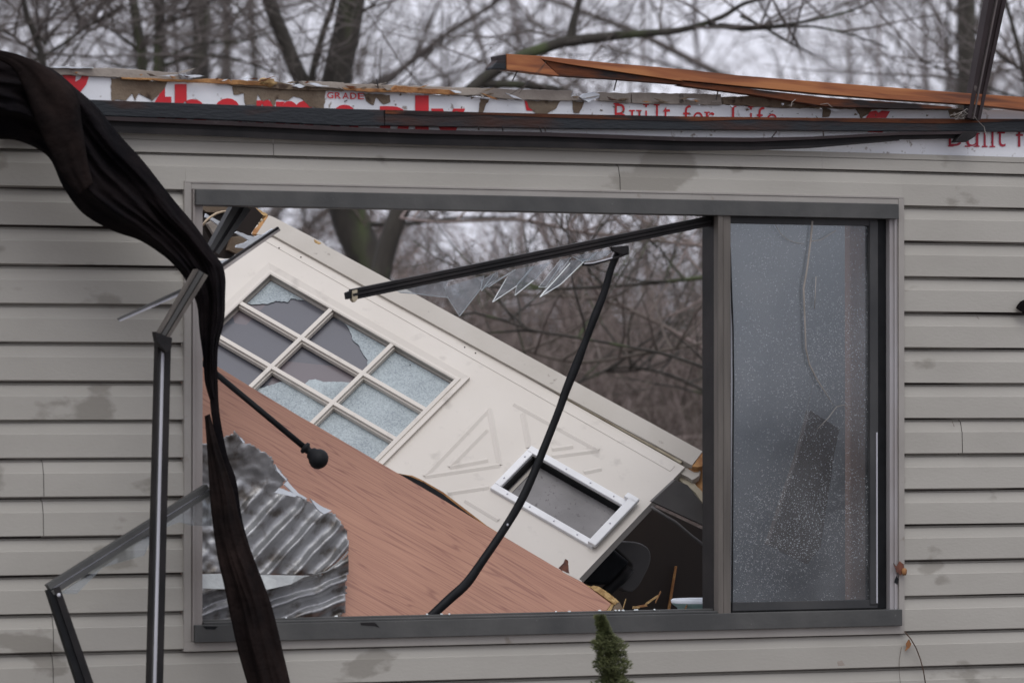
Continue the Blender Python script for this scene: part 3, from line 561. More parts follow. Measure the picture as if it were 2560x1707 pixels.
# ------------------------------------------------------------ the cream door lying aslant inside
az, bz = 235.0, 190.0
def cdir(x, y, z): return (RT*x - UP*y + FW*z).normalized()
DA = cdir(472, 266, -az); DB = cdir(-217, 217, -bz); DN = DA.cross(DB); DN = DN if DN.dot(FW) > 0 else -DN
DO = PZ(676, 690, 17.8); DPL = (DO, DN)
def duv(p, h=0.0):
    v = HP(p[0], p[1], DO-DN*h, DN)-DO; return v.dot(DA), v.dot(DB)
def dq(u, v, h=0.0): return DO+DA*u+DB*v-DN*h
LU = duv((1144.5, 944))[0]; LV = LU*22/36
u_end, _ = duv((1700, 1180)); _, v0 = duv((996, 768)); v0b = duv((1640, 1120))[1]; v0 = (v0+v0b)/2
print('door', LU, LV, u_end, v0, v0b)
DFRAME = Matrix(((DA.x, DB.x, -DN.x, DO.x), (DA.y, DB.y, -DN.y, DO.y), (DA.z, DB.z, -DN.z, DO.z), (0, 0, 0, 1)))
door = empty('exterior_door', dq(u_end, v0+.9, -.04), 'cream nine pane exterior door lying aslant inside the window opening, its glass shattered', 'door')
def grid_plate(mb, us, vs_, holes, h, t):
    def solid(i, j):
        if i < 0 or j < 0 or i >= len(us)-1 or j >= len(vs_)-1: return False
        cu, cv = (us[i]+us[i+1])/2, (vs_[j]+vs_[j+1])/2
        return not any(a < cu < b and c < cv < d for a, b, c, d in holes)
    for i in range(len(us)-1):
        for j in range(len(vs_)-1):
            if not solid(i, j): continue
            a, b, c, d = us[i], us[i+1], vs_[j], vs_[j+1]
            for hh in (h, h-t): 
                k = len(mb.v); mb.v += [dq(a, c, hh), dq(b, c, hh), dq(b, d, hh), dq(a, d, hh)]; mb.f.append([k, k+1, k+2, k+3]); mb.m.append(0)
            for (di, dj, p1, p2) in ((-1, 0, (a, c), (a, d)), (1, 0, (b, c), (b, d)), (0, -1, (a, c), (b, c)), (0, 1, (a, d), (b, d))):
                if not solid(i+di, j+dj):
                    k = len(mb.v); mb.v += [dq(*p1, h), dq(*p2, h), dq(*p2, h-t), dq(*p1, h-t)]; mb.f.append([k, k+1, k+2, k+3]); mb.m.append(0)
pd = [duv(p) for p in ((1240, 1228), (1337, 1141), (1556, 1270), (1483, 1342))]
pu0 = (pd[0][0]+pd[1][0])/2; pu1 = (pd[2][0]+pd[3][0])/2; pv0 = (pd[1][1]+pd[2][1])/2; pv1 = (pd[0][1]+pd[3][1])/2
print('pet', pd, pu0, pu1, pv0, pv1)
u0 = u_end-2.0; v1 = v0+.88
dm = MB(); grid_plate(dm, [u0, 0, LU, pu0, pu1, u_end], sorted([v0, 0, LV, pv0, pv1, v1]), [(0, LU, 0, LV), (pu0, pu1, pv0, pv1)], 0, .045)
dm.build('door_leaf', M['door'], door, frame=DFRAME)
def dring(mb, a, b, c, d, wd, h0, h1):
    """mitred moulding round a rectangle, sloping from h0 outside to h1 inside"""
    o = [(a-wd, c-wd), (b+wd, c-wd), (b+wd, d+wd), (a-wd, d+wd)]; i_ = [(a, c), (b, c), (b, d), (a, d)]
    for k in range(4):
        j = (k+1) % 4; n0 = len(mb.v)
        mid = lambda p, q: ((p[0]*.35+q[0]*.65), (p[1]*.35+q[1]*.65))
        pts = [dq(*o[k], 0), dq(*o[j], 0), dq(*o[j], h0), dq(*o[k], h0), dq(*mid(o[k], i_[k]), h1), dq(*mid(o[j], i_[j]), h1), dq(*i_[j], h1*.8), dq(*i_[k], h1*.8), dq(*i_[j], -.01), dq(*i_[k], -.01)]
        mb.v += pts
        for f in ([0, 1, 2, 3], [3, 2, 5, 4], [4, 5, 6, 7], [7, 6, 8, 9]): mb.f.append([n0+x for x in f]); mb.m.append(0)
gl = MB(); dring(gl, 0, LU, 0, LV, .040, .013, .006); dring(gl, 0, LU, 0, LV, .016, .011, .013)
glaz = gl.build('glazing_frame', M['door'], door, frame=DFRAME)
def dsub(mb, name, m, par=None, **k):
    o = mb.build(name, m, par or door, frame=None if False else DFRAME, **k)
    return o
def attach(o, par):      # parent to a part keeping world placement (house/door frames)
    o.parent = par; o.matrix_basis = Matrix.Identity(4); return o
def dbox(mb, a, b, c, d, h, t, mi=0): return mb.prism([dq(a, c, h), dq(b, c, h), dq(b, d, h), dq(a, d, h)], DN*t, mi)
mw = .0085
for k in (1, 2):
    o = MB(); u = LU*k/3; dbox(o, u-mw, u+mw, 0, LV, .0102, .032); dbox(o, u-mw*1.6, u+mw*1.6, 0, LV, -.001, .02)
    attach(dsub(o, 'glazing_bar', M['door'], bev=.002), glaz)
    o = MB(); v = LV*k/3; dbox(o, 0, LU, v-mw, v+mw, .0098, .032); dbox(o, 0, LU, v-mw*1.6, v+mw*1.6, -.0012, .02)
    attach(dsub(o, 'glazing_bar', M['door'], bev=.002), glaz)
attach(dsub(dbox(MB(), 0, LU, 0, LV, -.026, .004), 'inner_glass', M['slate']), glaz)
# reflections on the inner glass are painted in its colour; the crazed layer is real broken glass
def lite(i, j): return (LU*i/3+.004, LU*(i+1)/3-.004, LV*j/3+.004, LV*(j+1)/3-.004)
def craz(pts, i=0):
    uv = [duv(p, -.022) for p in pts]; attach(MB().prism([dq(u, v, -.0215) for u, v in uv], DN*.003).build('crazed_glass', M['crazed'], door, frame=DFRAME), glaz)
def clampcell(i, j, pts, seed):
    a, b, c, d = lite(i, j); uv = [duv(p, -.0215) for p in pts]
    uv = [(min(max(u, a), b), min(max(v, c), d)) for u, v in uv]
    o = MB().prism([dq(u, v, -.0215) for u, v in uv], DN*.003).build('crazed_glass', M['crazed'], door, frame=DFRAME); attach(o, glaz)
def full(i, j):
    a, b, c, d = lite(i, j); attach(dbox(MB(), a, b, c, d, -.0215, .003).build('crazed_glass', M['crazed'], door, frame=DFRAME), glaz)
clampcell(0, 0, jag(P(K1, 1100, 1060, 1700, 1400, 1560, 1400, 1380, 1380, 1340, 1430, 1170, 1410, 1080, 1450, 860, 1460, 700, 1440), 1.2, 5, 4, skip=(0, 8)), 0)
clampcell(1, 0, jag([K2(2000, 100), (1010, 860), (915, 925), (919, 900), (905, 880), (895, 860), (882, 850), (878, 835), K2(2200, 350), K2(2120, 250), K2(2000, 180)], 1.2, 5, 5, skip=(0, 1)), 0)
full(2, 0); full(2, 1); full(2, 2)
clampcell(1, 1, jag(P(K2, 1550, 1150, 1640, 1060, 1730, 1050, 1850, 1090, 2000, 1085, 2200, 1095, 2300, 1140, 2500, 1300, 2100, 1450), 1.0, 5, 6, skip=(6, 7, 8)), 0)
clampcell(1, 2, jag(P(K2, 900, 1200, 1200, 1100, 1350, 1075, 1500, 1100, 2200, 1500, 1800, 2000, 800, 1400), 1.0, 5, 7, skip=(3, 4, 5, 6)), 0)
# pressed panel lines
def ridge(mb, p, q, wd=.022, hh=.0048):
    a, b = duv(p), duv(q); d = Vector((b[0]-a[0], b[1]-a[1])); d.normalize(); nx, ny = -d.y*wd/2, d.x*wd/2; k = len(mb.v)
    mb.v += [dq(a[0]-nx, a[1]-ny, .0003), dq(b[0]-nx, b[1]-ny, .0003), dq(b[0], b[1], hh), dq(a[0], a[1], hh), dq(b[0]+nx, b[1]+ny, .0003), dq(a[0]+nx, a[1]+ny, .0003)]
    mb.f += [[k, k+1, k+2, k+3], [k+3, k+2, k+4, k+5]]; mb.m += [0, 0]
rg = MB()
for pts in (((1223, 1022), (1062, 1191), (1249, 1163), (1223, 1022)), ((1216, 1075), (1124, 1168), (1219, 1150)), ((1285, 1010), (1496, 1126), (1380, 1141)), ((1307, 1035), (1322, 1120)), ((1380, 1123), (1432, 1116)), ((1120, 1233), (1222, 1218)), ((1163, 1251), (1246, 1301)), ((1460, 1181), (1503, 1172))):
    for i in range(len(pts)-1): ridge(rg, pts[i], pts[i+1])
dsub(rg, 'pressed_panel_lines', M['door'])
# pale raised stripe and weatherstrip along the upper edge
e = MB(); dbox(e, u0, u_end-.03, v0+.018, v0+.048, .002, .002); dsub(e, 'edge_band', M['putty'] if False else M['door'], bev=.001)
e = MB(); dbox(e, u0, u_end-.02, v0-.014, v0-.003, .004, .02); dbox(e, u0, u_end-.01, v0-.028, v0-.017, .010, .02); dsub(e, 'weatherstrip', M['putty'], bev=.002)
# screws and specks
sc_ = MB()
for p in (K7(555, 1128), K7(910, 1210), K7(940, 1225), K7(935, 1162), K7(968, 1184), K7(475, 1085), K1(1220, 678), K1(1525, 808), E(480, 968)):
    u, v = duv(p); blob(sc_, dq(u, v, .003), .003, .003, .003, 6, 4)
dsub(sc_, 'screw_holes', M['nail'])
# pet door
pf = MB(); PW = .028
def pring(mb, a, b, c, d, wd, h, t):
    dbox(mb, a-wd, b+wd, c-wd, c, h, t); dbox(mb, a-wd, b+wd, d, d+wd, h, t); dbox(mb, a-wd, a, c, d, h, t); dbox(mb, b, b+wd, c, d, h, t)
pring(pf, pu0, pu1, pv0, pv1, PW, .014, .018)
pet = dsub(pf, 'pet_door', M['whiteplastic'], bev=.003); pet['label'] = 'white plastic framed pet flap set in the lower end of the door'
o = MB(); u_, v_ = duv((1574, 1240)); dbox(o, pu1+.006, pu1+.040, pv0-.034, pv1+.026, .030, .016); dbox(o, pu1-.012, pu1+.04, pv0-.05, pv0-.026, .030, .016); attach(dsub(o, 'closing_rail', M['whiteplastic'], bev=.003), pet)
o = MB(); dbox(o, pu0, pu1, pv0, pv1, -.038, .004); attach(dsub(o, 'flap', M['flap']), pet)
o = MB(); dbox(o, pu0+.001, pu1-.001, pv0+.0, pv0+.004, -.002, .034); dbox(o, pu0, pu0+.006, pv0, pv1, -.002, .034); attach(dsub(o, 'tunnel_wall', M['black']), pet)
o = MB(); dbox(o, pu0+.012, pu0+.024, pv0, pv1, -.034, .003); attach(dsub(o, 'flap_rib', M['jamb']), pet)
o = MB()
for t_ in (.1, .35, .62, .88):
    for (u_, v_) in ((pu0+(pu1-pu0)*t_, pv0-PW/2), (pu0+(pu1-pu0)*t_, pv1+PW/2)): blob(o, dq(u_, v_, .0135), .004, .004, .004, 8, 5)
for t_ in (.15, .8): blob(o, dq(pu0-PW/2, pv0+(pv1-pv0)*t_, .0135), .004, .004, .004, 8, 5)
blob(o, dq(pu1+.022, pv0+(pv1-pv0)*.55, .030), .004, .004, .004, 8, 5)
attach(dsub(o, 'screws', M['silver']), pet)
# jamb still attached along the upper edge
jb = empty('door_jamb', dq(u_end+.05, v0, 0), 'tan wooden door jamb still attached along the upper edge of the fallen door', 'door frame')
Hj = .016
def jpoly(pts, h, th, name, m, amp=0, step=10, bev=.0015):
    pl = (DO-DN*h, DN); return slab(name, jag(pts, amp, step, 3) if amp else pts, pl, th, m, jb, bev, frame=DFRAME)
jpoly([K1(1075, 215), K1(1145, 240), K1(1830, 595), K1(1880, 640), E(350, 388), E(1560, 1050), K3(1420, 0), K3(2110, 380), K3(1960, 575), K3(900, -15), E(2160, 1515), E(400, 552), K1(1130, 490), K1(900, 480)], .012, .035, 'jamb_face', M['jamb'])
jpoly(P(K1, 1050, 215, 1075, 240, 900, 480, 840, 470, 850, 430), .010, .03, 'broken_end', M['rawwood'], 1, 6)
jpoly(P(K1, 845, 110, 880, 100, 1060, 200, 1050, 230, 960, 200), .012, .03, 'upper_splinter', M['paleedge'], 1, 6)
jpoly(P(K3, 2110, 380, 2185, 430, 2170, 480, 2100, 590, 2030, 600, 1960, 590), .010, .03, 'splintered_end', M['rawwood'], 1.2, 5)
jpoly(P(K1, 1705, 545, 1780, 585, 1815, 605, 1770, 620, 1720, 595), .0135, .003, 'bare_wood_chip', M['paleedge'], .6, 4)
jpoly(P(K3, 1810, 610, 2050, 610, 2090, 590, 2060, 720, 1960, 780, 1860, 720, 1800, 690), -.012, .03, 'corner_block', M['jamb'], 1.5, 7)
jpoly(P(K3, 1900, 610, 2040, 625, 2060, 660, 1990, 665), -.009, .01, 'corner_splinter', M['rawwood'], 1, 5)
jpoly(P(K3, 1780, 700, 1960, 790, 2120, 960, 2205, 1150, 2300, 1400, 2260, 1430, 2160, 1180, 2010, 960, 1900, 860, 1780, 780), -.03, .02, 'side_strip', M['putty'], .6, 9)
jpoly(P(K3, 2060, 620, 2300, 560, 2300, 1150, 2205, 1100, 2000, 850), -.045, .02, 'stained_backing', M['rawwood'], 1, 9)

# ------------------------------------------------------------ red oak panel
BO = W(980, 1200, .34); BNn = Vector((0, math.cos(math.radians(17)), -math.sin(math.radians(17))))
gdir = (HP(1500, 1510, BO, BNn)-HP(520, 940, BO, BNn)).normalized(); bdir = BNn.cross(gdir)
BF = Matrix(((gdir.x, bdir.x, BNn.x, BO.x), (gdir.y, bdir.y, BNn.y, BO.y), (gdir.z, bdir.z, BNn.z, BO.z), (0, 0, 0, 1)))
board = empty('oak_panel', W(1000, 1600, .3), 'large red oak grained panel slanting across the lower window opening', 'panel')
pl = (BO, BNn)
slab('panel_face', [(350, 797), (541, 914), (634, 971), (749, 1040), (797, 1067), (910, 1133), (949, 1156), (994, 1182), (1107, 1248), (1244, 1331), K4(0, 625), K4(420, 860), K4(830, 1170), K4(740, 1290), (1500, 1640), (350, 1640)], pl, .018, M['oak'], board, .001, frame=BF)
slab('panel_end', P(K4, 832, 1172, 870, 1175, 845, 1230, 800, 1300, 745, 1292), (BO+BNn*.002, BNn), .012, M['paleedge'], board, .001)
slab('chipped_rim', jag(P(K4, 440, 880, 560, 940, 580, 910, 650, 925, 800, 1020, 940, 1140, 880, 1185, 720, 1060, 600, 985), .8, 5, 3), (BO+BNn*.003, BNn), .02, M['paleedge'], board, 0)
slab('rear_rim', P(K4, 880, 1185, 945, 1140, 1020, 1300, 830, 1300), (BO+BNn*.006, BNn), .02, M['kraft'], board, 0)
slab('edge_lip', jag(P(K4, 140, 700, 300, 775, 415, 845, 418, 862, 300, 800, 150, 722), .5, 8, 2), (BO-BNn*.001, BNn), .004, M['door'], board, 0)
tag(slab('splinter', jag(P(K4, 100, 660, 170, 590, 190, 540, 225, 560, 235, 700, 245, 748, 150, 705), .6, 5, 3), (BO+BNn*.02, BNn), .006, M['rust'], None, 0), 'dark pointed splinter standing up behind the edge of the red panel', 'splinter')
# warped lath between panel and door; black sheet stands for the shaded gap
gp = empty('warped_lath', W(1100, 1220, .5), 'thin warped wood lath with a dark gap, between the red panel and the door', 'lath')
slab('lath_edge', P(H, 375, 138, 430, 150, 490, 158, 560, 190, 700, 270, 850, 385, 1000, 500, 1080, 550, 1060, 560, 900, 450, 760, 340, 560, 210, 420, 160), (BO+BNn*.05, BNn), .006, M['rawwood'], gp, 0)
slab('gap_shade', P(H, 400, 145, 480, 165, 570, 205, 700, 285, 840, 395, 1050, 545, 1000, 560, 380, 200), (BO+BNn*.045, BNn), .004, M['black'], gp, 0)

# ------------------------------------------------------------ crumpled galvanised sheet
def inside(x, y, poly):
    c = False; j = len(poly)-1
    for i in range(len(poly)):
        if (poly[i][1] > y) != (poly[j][1] > y) and x < (poly[j][0]-poly[i][0])*(y-poly[i][1])/(poly[j][1]-poly[i][1])+poly[i][0]: c = not c
        j = i
    return c
def crumple(name, poly, step, hf, y0, m, parent):
    poly = jag(poly, 2.2, 7, 11)
    xs = [p[0] for p in poly]; ys = [p[1] for p in poly]; nx = int((max(xs)-min(xs))/step)+1; ny = int((max(ys)-min(ys))/step)+1
    vid = {}; mbx = MB()
    def vert(i, j):
        if (i, j) not in vid:
            x, y = min(xs)+i*step, min(ys)+j*step; vid[(i, j)] = len(mbx.v); mbx.v.append(W(x, y, y0-hf(x, y)))
        return vid[(i, j)]
    for i in range(nx):
        for j in range(ny):
            if inside(min(xs)+(i+.5)*step, min(ys)+(j+.5)*step, poly):
                mbx.f.append([vert(i, j), vert(i+1, j), vert(i+1, j+1), vert(i, j+1)]); mbx.m.append(0)
    o = mbx.build(name, m, parent, smooth=True); md = o.modifiers.new('t', 'SOLIDIFY'); md.thickness = .0012; md.offset = 1; return o
met = empty('crumpled_metal', W(700, 1560, .2), 'crumpled grey corrugated metal sheet lying in the lower left of the opening', 'sheet metal')
def h_up(x, y):
    nz = noise.noise(Vector((x*.02, y*.02, 0)))
    s = ((x-640)*.76+(y-1400)*.65)+6*nz + .0006*(y-1250)**2*.4
    k = min(max((y-1190)/90, 0), 1)*min(max((x-560)/60, 0.15), 1)
    f_ = (s/52) % 1; c = (1-abs(f_*2-1)*2) if f_ < .5 else (1-abs((f_-.5)*2-.5)*4*.5-.5)*1.0; c = math.cos(f_*2*math.pi)*.6+.4*(1-4*abs(f_-.5))*-1+.25*math.cos(f_*4*math.pi)
    return (.017+.005*nz)*c*k + .006*nz + .0005*max(0, 1200-y) + (.0012+.006*(1-k))*noise.noise(Vector((x*.05, y*.05, 4))) + .03*((x-500)/400)
up_poly = P(K5, 0, 380, 200, 380, 375, 310, 470, 270, 540, 205, 600, 270, 690, 375, 760, 390, 880, 460, 1000, 520, 1080, 610, 1130, 720, 1280, 890, 1170, 1000, 1430, 1100, 1560, 1180, 1690, 1260, 1780, 1330, 1920, 1360, 2010, 1440, 2070, 1560)+P(K6, 2110, 150, 2140, 300, 2130, 430, 1990, 560, 1830, 700, 1700, 775, 1400, 772, 900, 765, 80, 755)+[(470, 1430), (470, 1110)]
crumple('upper_sheet', up_poly, 4, h_up, .24, M['metal'], met)
def h_lo(x, y):
    nz = noise.noise(Vector((x*.018, y*.018, 9)))
    s = (y-1440)*.93+(x-640)*.34+8*nz
    f_ = (s/44) % 1; c = math.cos(f_*2*math.pi)*.7+.3*math.cos(f_*4*math.pi+.8)
    return (.018+.006*nz)*c*min(1, max((x-540)/80, .7)) + .008*nz + .0015*noise.noise(Vector((x*.08, y*.08, 2)))
crumple('lower_sheet', P(K6, 60, 940, 350, 950, 1000, 960, 1300, 880, 1480, 800, 1700, 775, 1850, 700, 2130, 490, 2135, 700, 2100, 900, 2095, 1150, 2080, 1290, 1950, 1390, 1500, 1500, 60, 1500), 4, h_lo, .185, M['metal'], met)
# folded lip: brightness of the sky-facing fold is put into a paler zinc
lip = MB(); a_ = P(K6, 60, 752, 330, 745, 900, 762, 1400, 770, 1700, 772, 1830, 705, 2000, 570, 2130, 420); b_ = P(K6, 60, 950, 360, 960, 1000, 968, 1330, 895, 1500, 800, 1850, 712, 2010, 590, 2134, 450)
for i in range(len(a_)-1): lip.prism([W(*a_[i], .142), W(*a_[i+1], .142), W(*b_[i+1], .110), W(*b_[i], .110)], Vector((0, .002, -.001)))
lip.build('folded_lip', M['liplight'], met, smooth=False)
q = MB()
for pts in (P(K5, 1240, 960, 1275, 900, 1440, 1080, 1560, 1150, 1530, 1165, 1380, 1090), P(K5, 1110, 1070, 1180, 1005, 1330, 1060, 1420, 1110, 1380, 1130), P(K5, 1110, 670, 1150, 740, 1280, 890, 1260, 900, 1130, 760), P(K5, 600, 290, 640, 310, 690, 370, 660, 372), P(K5, 1600, 1150, 1780, 1270, 1900, 1320, 1860, 1340, 1790, 1370, 1700, 1300)):
    MB().prism([W(*p, .155) for p in jag(pts, .8, 5, 6)], Vector((0, .01, 0))).build('torn_white_edge', M['foam'], met)

# ------------------------------------------------------------ black rod with finial
rod = empty('curtain_rod', W(*K5(1640, 560), .10), 'black curtain rod with ball finial slanting over the red panel', 'curtain rod')
r0, r1 = W(505, 905, .30), W(*K5(1500, 420), .13); ax = (r1-r0).normalized()
MB().tube([r0, r1], .0098, 12).build('rod', M['black'], rod, smooth=True)
fin = MB(); prf = [(0, .010), (.004, .019), (.012, .021), (.018, .013), (.026, .012), (.032, .020), (.040, .022), (.050, .030), (.062, .034), (.075, .033), (.086, .026), (.094, .014), (.097, .002)]
fin.tube([r1+ax*d for d, r in prf], [r for d, r in prf], 16).build('finial', M['black'], rod, smooth=True)

# ------------------------------------------------------------ debris in the upper left of the opening
deb = empty('splintered_cabinet', W(560, 650, .8), 'broken brown wood corner piece high in the left end of the opening', 'debris')
slab('brown_side', P(K1, 130, 60, 840, 60, 1000, 220, 830, 470, 880, 520, 540, 820, 380, 800, 120, 300), .95, .05, M['shadebrown'], deb)
slab('raw_face', P(K1, 60, 60, 590, 70, 560, 160, 330, 180, 200, 170), .93, .02, M['kraft'], deb)
slab('tan_face', P(K1, 560, 520, 700, 500, 880, 560, 640, 760, 500, 700), .92, .02, M['kraft'], deb)
slab('tan_face', P(K1, 215, 330, 300, 280, 440, 370, 330, 520), .92, .02, M['greyboard'], deb)
wf = empty('white_foam_scraps', W(600, 600, .85), 'torn white foam scraps among the splintered wood at upper left', 'foam')
for i, q in enumerate((P(K1, 190, 240, 200, 190, 270, 240, 450, 330, 440, 375, 380, 360, 300, 300), P(K1, 610, 460, 640, 440, 800, 500, 880, 520, 1040, 460, 1130, 400, 1120, 440, 980, 540, 860, 600, 740, 680, 620, 665, 630, 630, 740, 600, 800, 560), P(K1, 400, 850, 480, 830, 560, 830, 520, 880, 430, 910))):
    slab('scrap', jag(q, .8, 6, i), .70, .012, M['foam'], wf, 0)
tag(MB().tube([W(*K1(x, y), .66) for x, y in ((150, 355), (200, 290), (260, 240), (340, 190), (430, 165), (500, 158), (600, 170))], [.004]*7, 6).build('bent_cable', M['wire'], smooth=True), 'cream cable bent in an arc at the upper left corner of the opening', 'cable')
bx = MB(); rail(bx, K1(720, 70), K1(310, 720), 44, 28, .16, .10, [(0, .35, .004, 1), (.35, .6, .0, 0), (.6, 1, .008, 1)], .03)
tag(bx.build('broken_frame_bar', [M['darkmetal'], M['bronze']]), 'wide bronze bar slanting behind the cloth at the upper left of the opening', 'bar')
bx = MB(); rail(bx, K1(1225, 400), K1(430, 945), 11, 15, .05, -.05, [(0, .5, .004, 1), (.5, 1, .0, 0)], .012)
tag(bx.build('broken_frame_bar', [M['darkmetal'], M['trimgrey']]), 'short thin metal bar poking out right of the cloth knot', 'bar')

# ------------------------------------------------------------ hanging sash rail with glass shards, gasket strap
bs_ = empty('smashed_window_frame', W(1790, 555, .02), 'dark sash rail hanging aslant from the window head with jagged glass shards', 'window sash')
def sash_y(px): return -.015+.045*(px-870)/(1810-870)
q = MB(); rail(q, K7(-345, 695), K7(2330, 145), 27, 25, -.03, .03, [(0, .30, .006, 0), (.30, .42, 0, 0), (.42, .66, .008, 0), (.66, .76, 0, 0), (.76, 1, .004, 0)], .022)
q.build('sash_rail', [M['darkmetal']], bs_, bev=.001)
q = MB(); q.prism([W(*p, -.032) for p in P(E, 45, 470, 80, 455, 88, 505, 52, 515)], Vector((0, .02, 0))); q.prism([W(*p, -.036) for p in P(E, 84, 455, 118, 448, 122, 515, 100, 535, 85, 520)], Vector((0, .02, 0)), 1)
q.build('rail_end', [M['black'], M['putty']], bs_)
shards = [P(K7, -60, 650, 360, 590, 330, 650, 350, 715, 290, 712, 110, 690, 0, 680), P(K7, 330, 640, 620, 555, 590, 660, 438, 852, 350, 715), P(K7, 600, 590, 720, 525, 720, 570, 598, 668), P(K7, 620, 640, 850, 510, 750, 575, 650, 640), P(K7, 830, 515, 1000, 480, 860, 630, 680, 750, 780, 580),
          P(K7, 970, 490, 1110, 455, 1000, 580, 845, 700, 860, 625), P(K7, 1180, 440, 1260, 420, 1070, 640, 1020, 640), P(K7, 1240, 450, 1420, 420, 1340, 460, 1180, 620, 1028, 712, 1140, 570), P(K7, 1270, 415, 1450, 380, 1390, 440, 1340, 455), P(K7, 1440, 385, 1580, 360, 1520, 410, 1450, 440, 1370, 455)]
for i, q in enumerate(shards):
    y = .0+.028*(q[0][0]-950)/850 + .0012*(i % 3)
    MB().prism([W(*p, y) for p in jag(q, .5, 14, i)], Vector((0, .003, 0)), 0, 1).build('glass_shard', [M['shard'], M['shardedge']], bs_)
ed = MB()
for pts in (P(K7, 0, 680, 110, 688, 290, 712, 350, 716), P(K7, 438, 852, 590, 655), P(K7, 598, 668, 690, 545), P(K7, 650, 640, 740, 580, 850, 510), P(K7, 680, 750, 860, 630), P(K7, 680, 750, 780, 580), P(K7, 845, 700, 980, 590), P(K7, 860, 620, 980, 490), P(K7, 1028, 712, 1180, 620, 1350, 455), P(K7, 1028, 712, 1140, 590, 1250, 465), P(K7, 1020, 640, 1070, 642, 1180, 480), P(K7, 350, 716, 438, 852), P(K7, 1270, 415, 1340, 455, 1390, 440, 1455, 378)):
    ed.tube([W(*p, .004+.028*(pts[0][0]-950)/850) for p in pts], .0017, 4)
ed.build('shard_edges', M['shardedge'], bs_)
q = MB(); q.tube([W(*K7(x, y), .01) for x, y in ((1340, 475), (1400, 478), (1500, 450), (1600, 420), (1680, 390))], .004, 6); q.prism([W(*p, .0) for p in P(K7, 1560, 345, 1680, 335, 1685, 380, 1640, 400, 1580, 380)], Vector((0, .02, 0)))
q.build('rail_bracket', M['darkmetal'], bs_, smooth=False)
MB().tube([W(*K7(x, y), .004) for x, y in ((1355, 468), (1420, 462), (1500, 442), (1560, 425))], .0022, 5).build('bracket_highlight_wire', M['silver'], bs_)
st = MB(); pts = [K7(1625, 350), K7(1560, 480), K7(1500, 680), K7(1430, 860), K7(1370, 1020), K7(1300, 1200), K7(1220, 1400), K7(1160, 1567), H(1330, 110), H(1230, 330), H(1110, 530), H(960, 750), H(860, 890), H(740, 1000), H(600, 1130)]
wd = [17, 17, 18, 20, 17, 22, 21, 19, 20, 21, 20, 21, 24, 24, 22]
strap = empty('rubber_strap', W(1080, 1540, .05), 'black rubber glazing strip hanging in a curve from the broken sash to the sill', 'strip')
# catmull resample
def cat(P_, n=6):
    out = []
    for i in range(len(P_)-1):
        p0, p1, p2, p3 = P_[max(i-1, 0)], P_[i], P_[i+1], P_[min(i+2, len(P_)-1)]
        for k in range(n):
            t = k/n; out.append(tuple(.5*((2*p1[c])+(-p0[c]+p2[c])*t+(2*p0[c]-5*p1[c]+4*p2[c]-p3[c])*t*t+(-p0[c]+3*p1[c]-3*p2[c]+p3[c])*t**3) for c in range(len(p1))))
    out.append(P_[-1]); return out
cp = cat([(p[0], p[1], w_) for p, w_ in zip(pts, wd)], 5)
base = 0; nn = len(cp)
for i, (x, y, w_) in enumerate(cp):
    a, b = cp[max(i-1, 0)], cp[min(i+1, nn-1)]; L_ = math.hypot(b[0]-a[0], b[1]-a[1]); nx, ny = -(b[1]-a[1])/L_, (b[0]-a[0])/L_
    tw = .5+.5*abs(math.cos(i*.13)); hw = w_*.5
    for f, h in ((-1, 0), (-.45, .006), (0, .009+.003*math.sin(i*.5)), (.5, .005), (1, 0), (0, -.006)):
        st.v.append(W(x+nx*hw*f, y+ny*hw*f, .035+.015*math.sin(i/nn*3.14)-h))
for i in range(nn-1):
    for j in range(6): a = i*6+j; b = i*6+(j+1) % 6; st.f.append([a, b, b+6, a+6]); st.m.append(0)
st.build('strip_body', M['black'], strap, smooth=True)
q = MB(); blob(q, W(*H(1138, 492), .028), .004, .002, .004, 8, 5); q.build('rivet', M['silver'], strap)

# ------------------------------------------------------------ dark cloth
def loft(name, rows, y0, T, folds, m, parent, sub=6, N=44, seed=0, twist=.5):
    rows = cat([tuple(r) for r in rows], sub); mbx = MB(); R = len(rows)
    for i, (lx, ly, rx, ry) in enumerate(rows):
        wpx = math.hypot(rx-lx, ry-ly); k = min(1, wpx/150)
        for j in range(N):
            t = j/(N-1); e = math.sin(math.pi*t)**.6
            h = T*k*e; nz0 = noise.noise(Vector((t*3, i*.09, seed+5)))*2
            for (fq, am, tw, ph) in folds: h += am*k*e*(1-2*abs(math.sin(math.pi*(fq*t+ph)+tw*.5*i+.5*nz0)))*1.15
            nz = noise.noise(Vector((t*4, i*.13, seed)))
            wob = 1+.02*noise.noise(Vector((i*.2, seed, t*2)))
            x = lx+(rx-lx)*t*wob; y = ly+(ry-ly)*t*wob
            mbx.v.append(W(x, y, y0-h-.02*k*e*nz))
        for j in range(1, 5):
            t = 1-j/5; mbx.v.append(W(lx+(rx-lx)*t, ly+(ry-ly)*t, y0+T*.4*k*math.sin(math.pi*t)))
    n = N+4
    for i in range(R-1):
        for j in range(n):
            j2 = (j+1) % n; mbx.f.append([i*n+j, i*n+j2, (i+1)*n+j2, (i+1)*n+j]); mbx.m.append(0)
    mbx.f.append(list(range(n))); mbx.m.append(0); mbx.f.append([(R-1)*n+j for j in range(n)][::-1]); mbx.m.append(0)
    return mbx.build(name, m, parent, smooth=True)
cloth = empty('torn_tarp', W(560, 1560, -.25), 'dark twisted tarp hanging from the roof edge across the left end of the window', 'tarp')
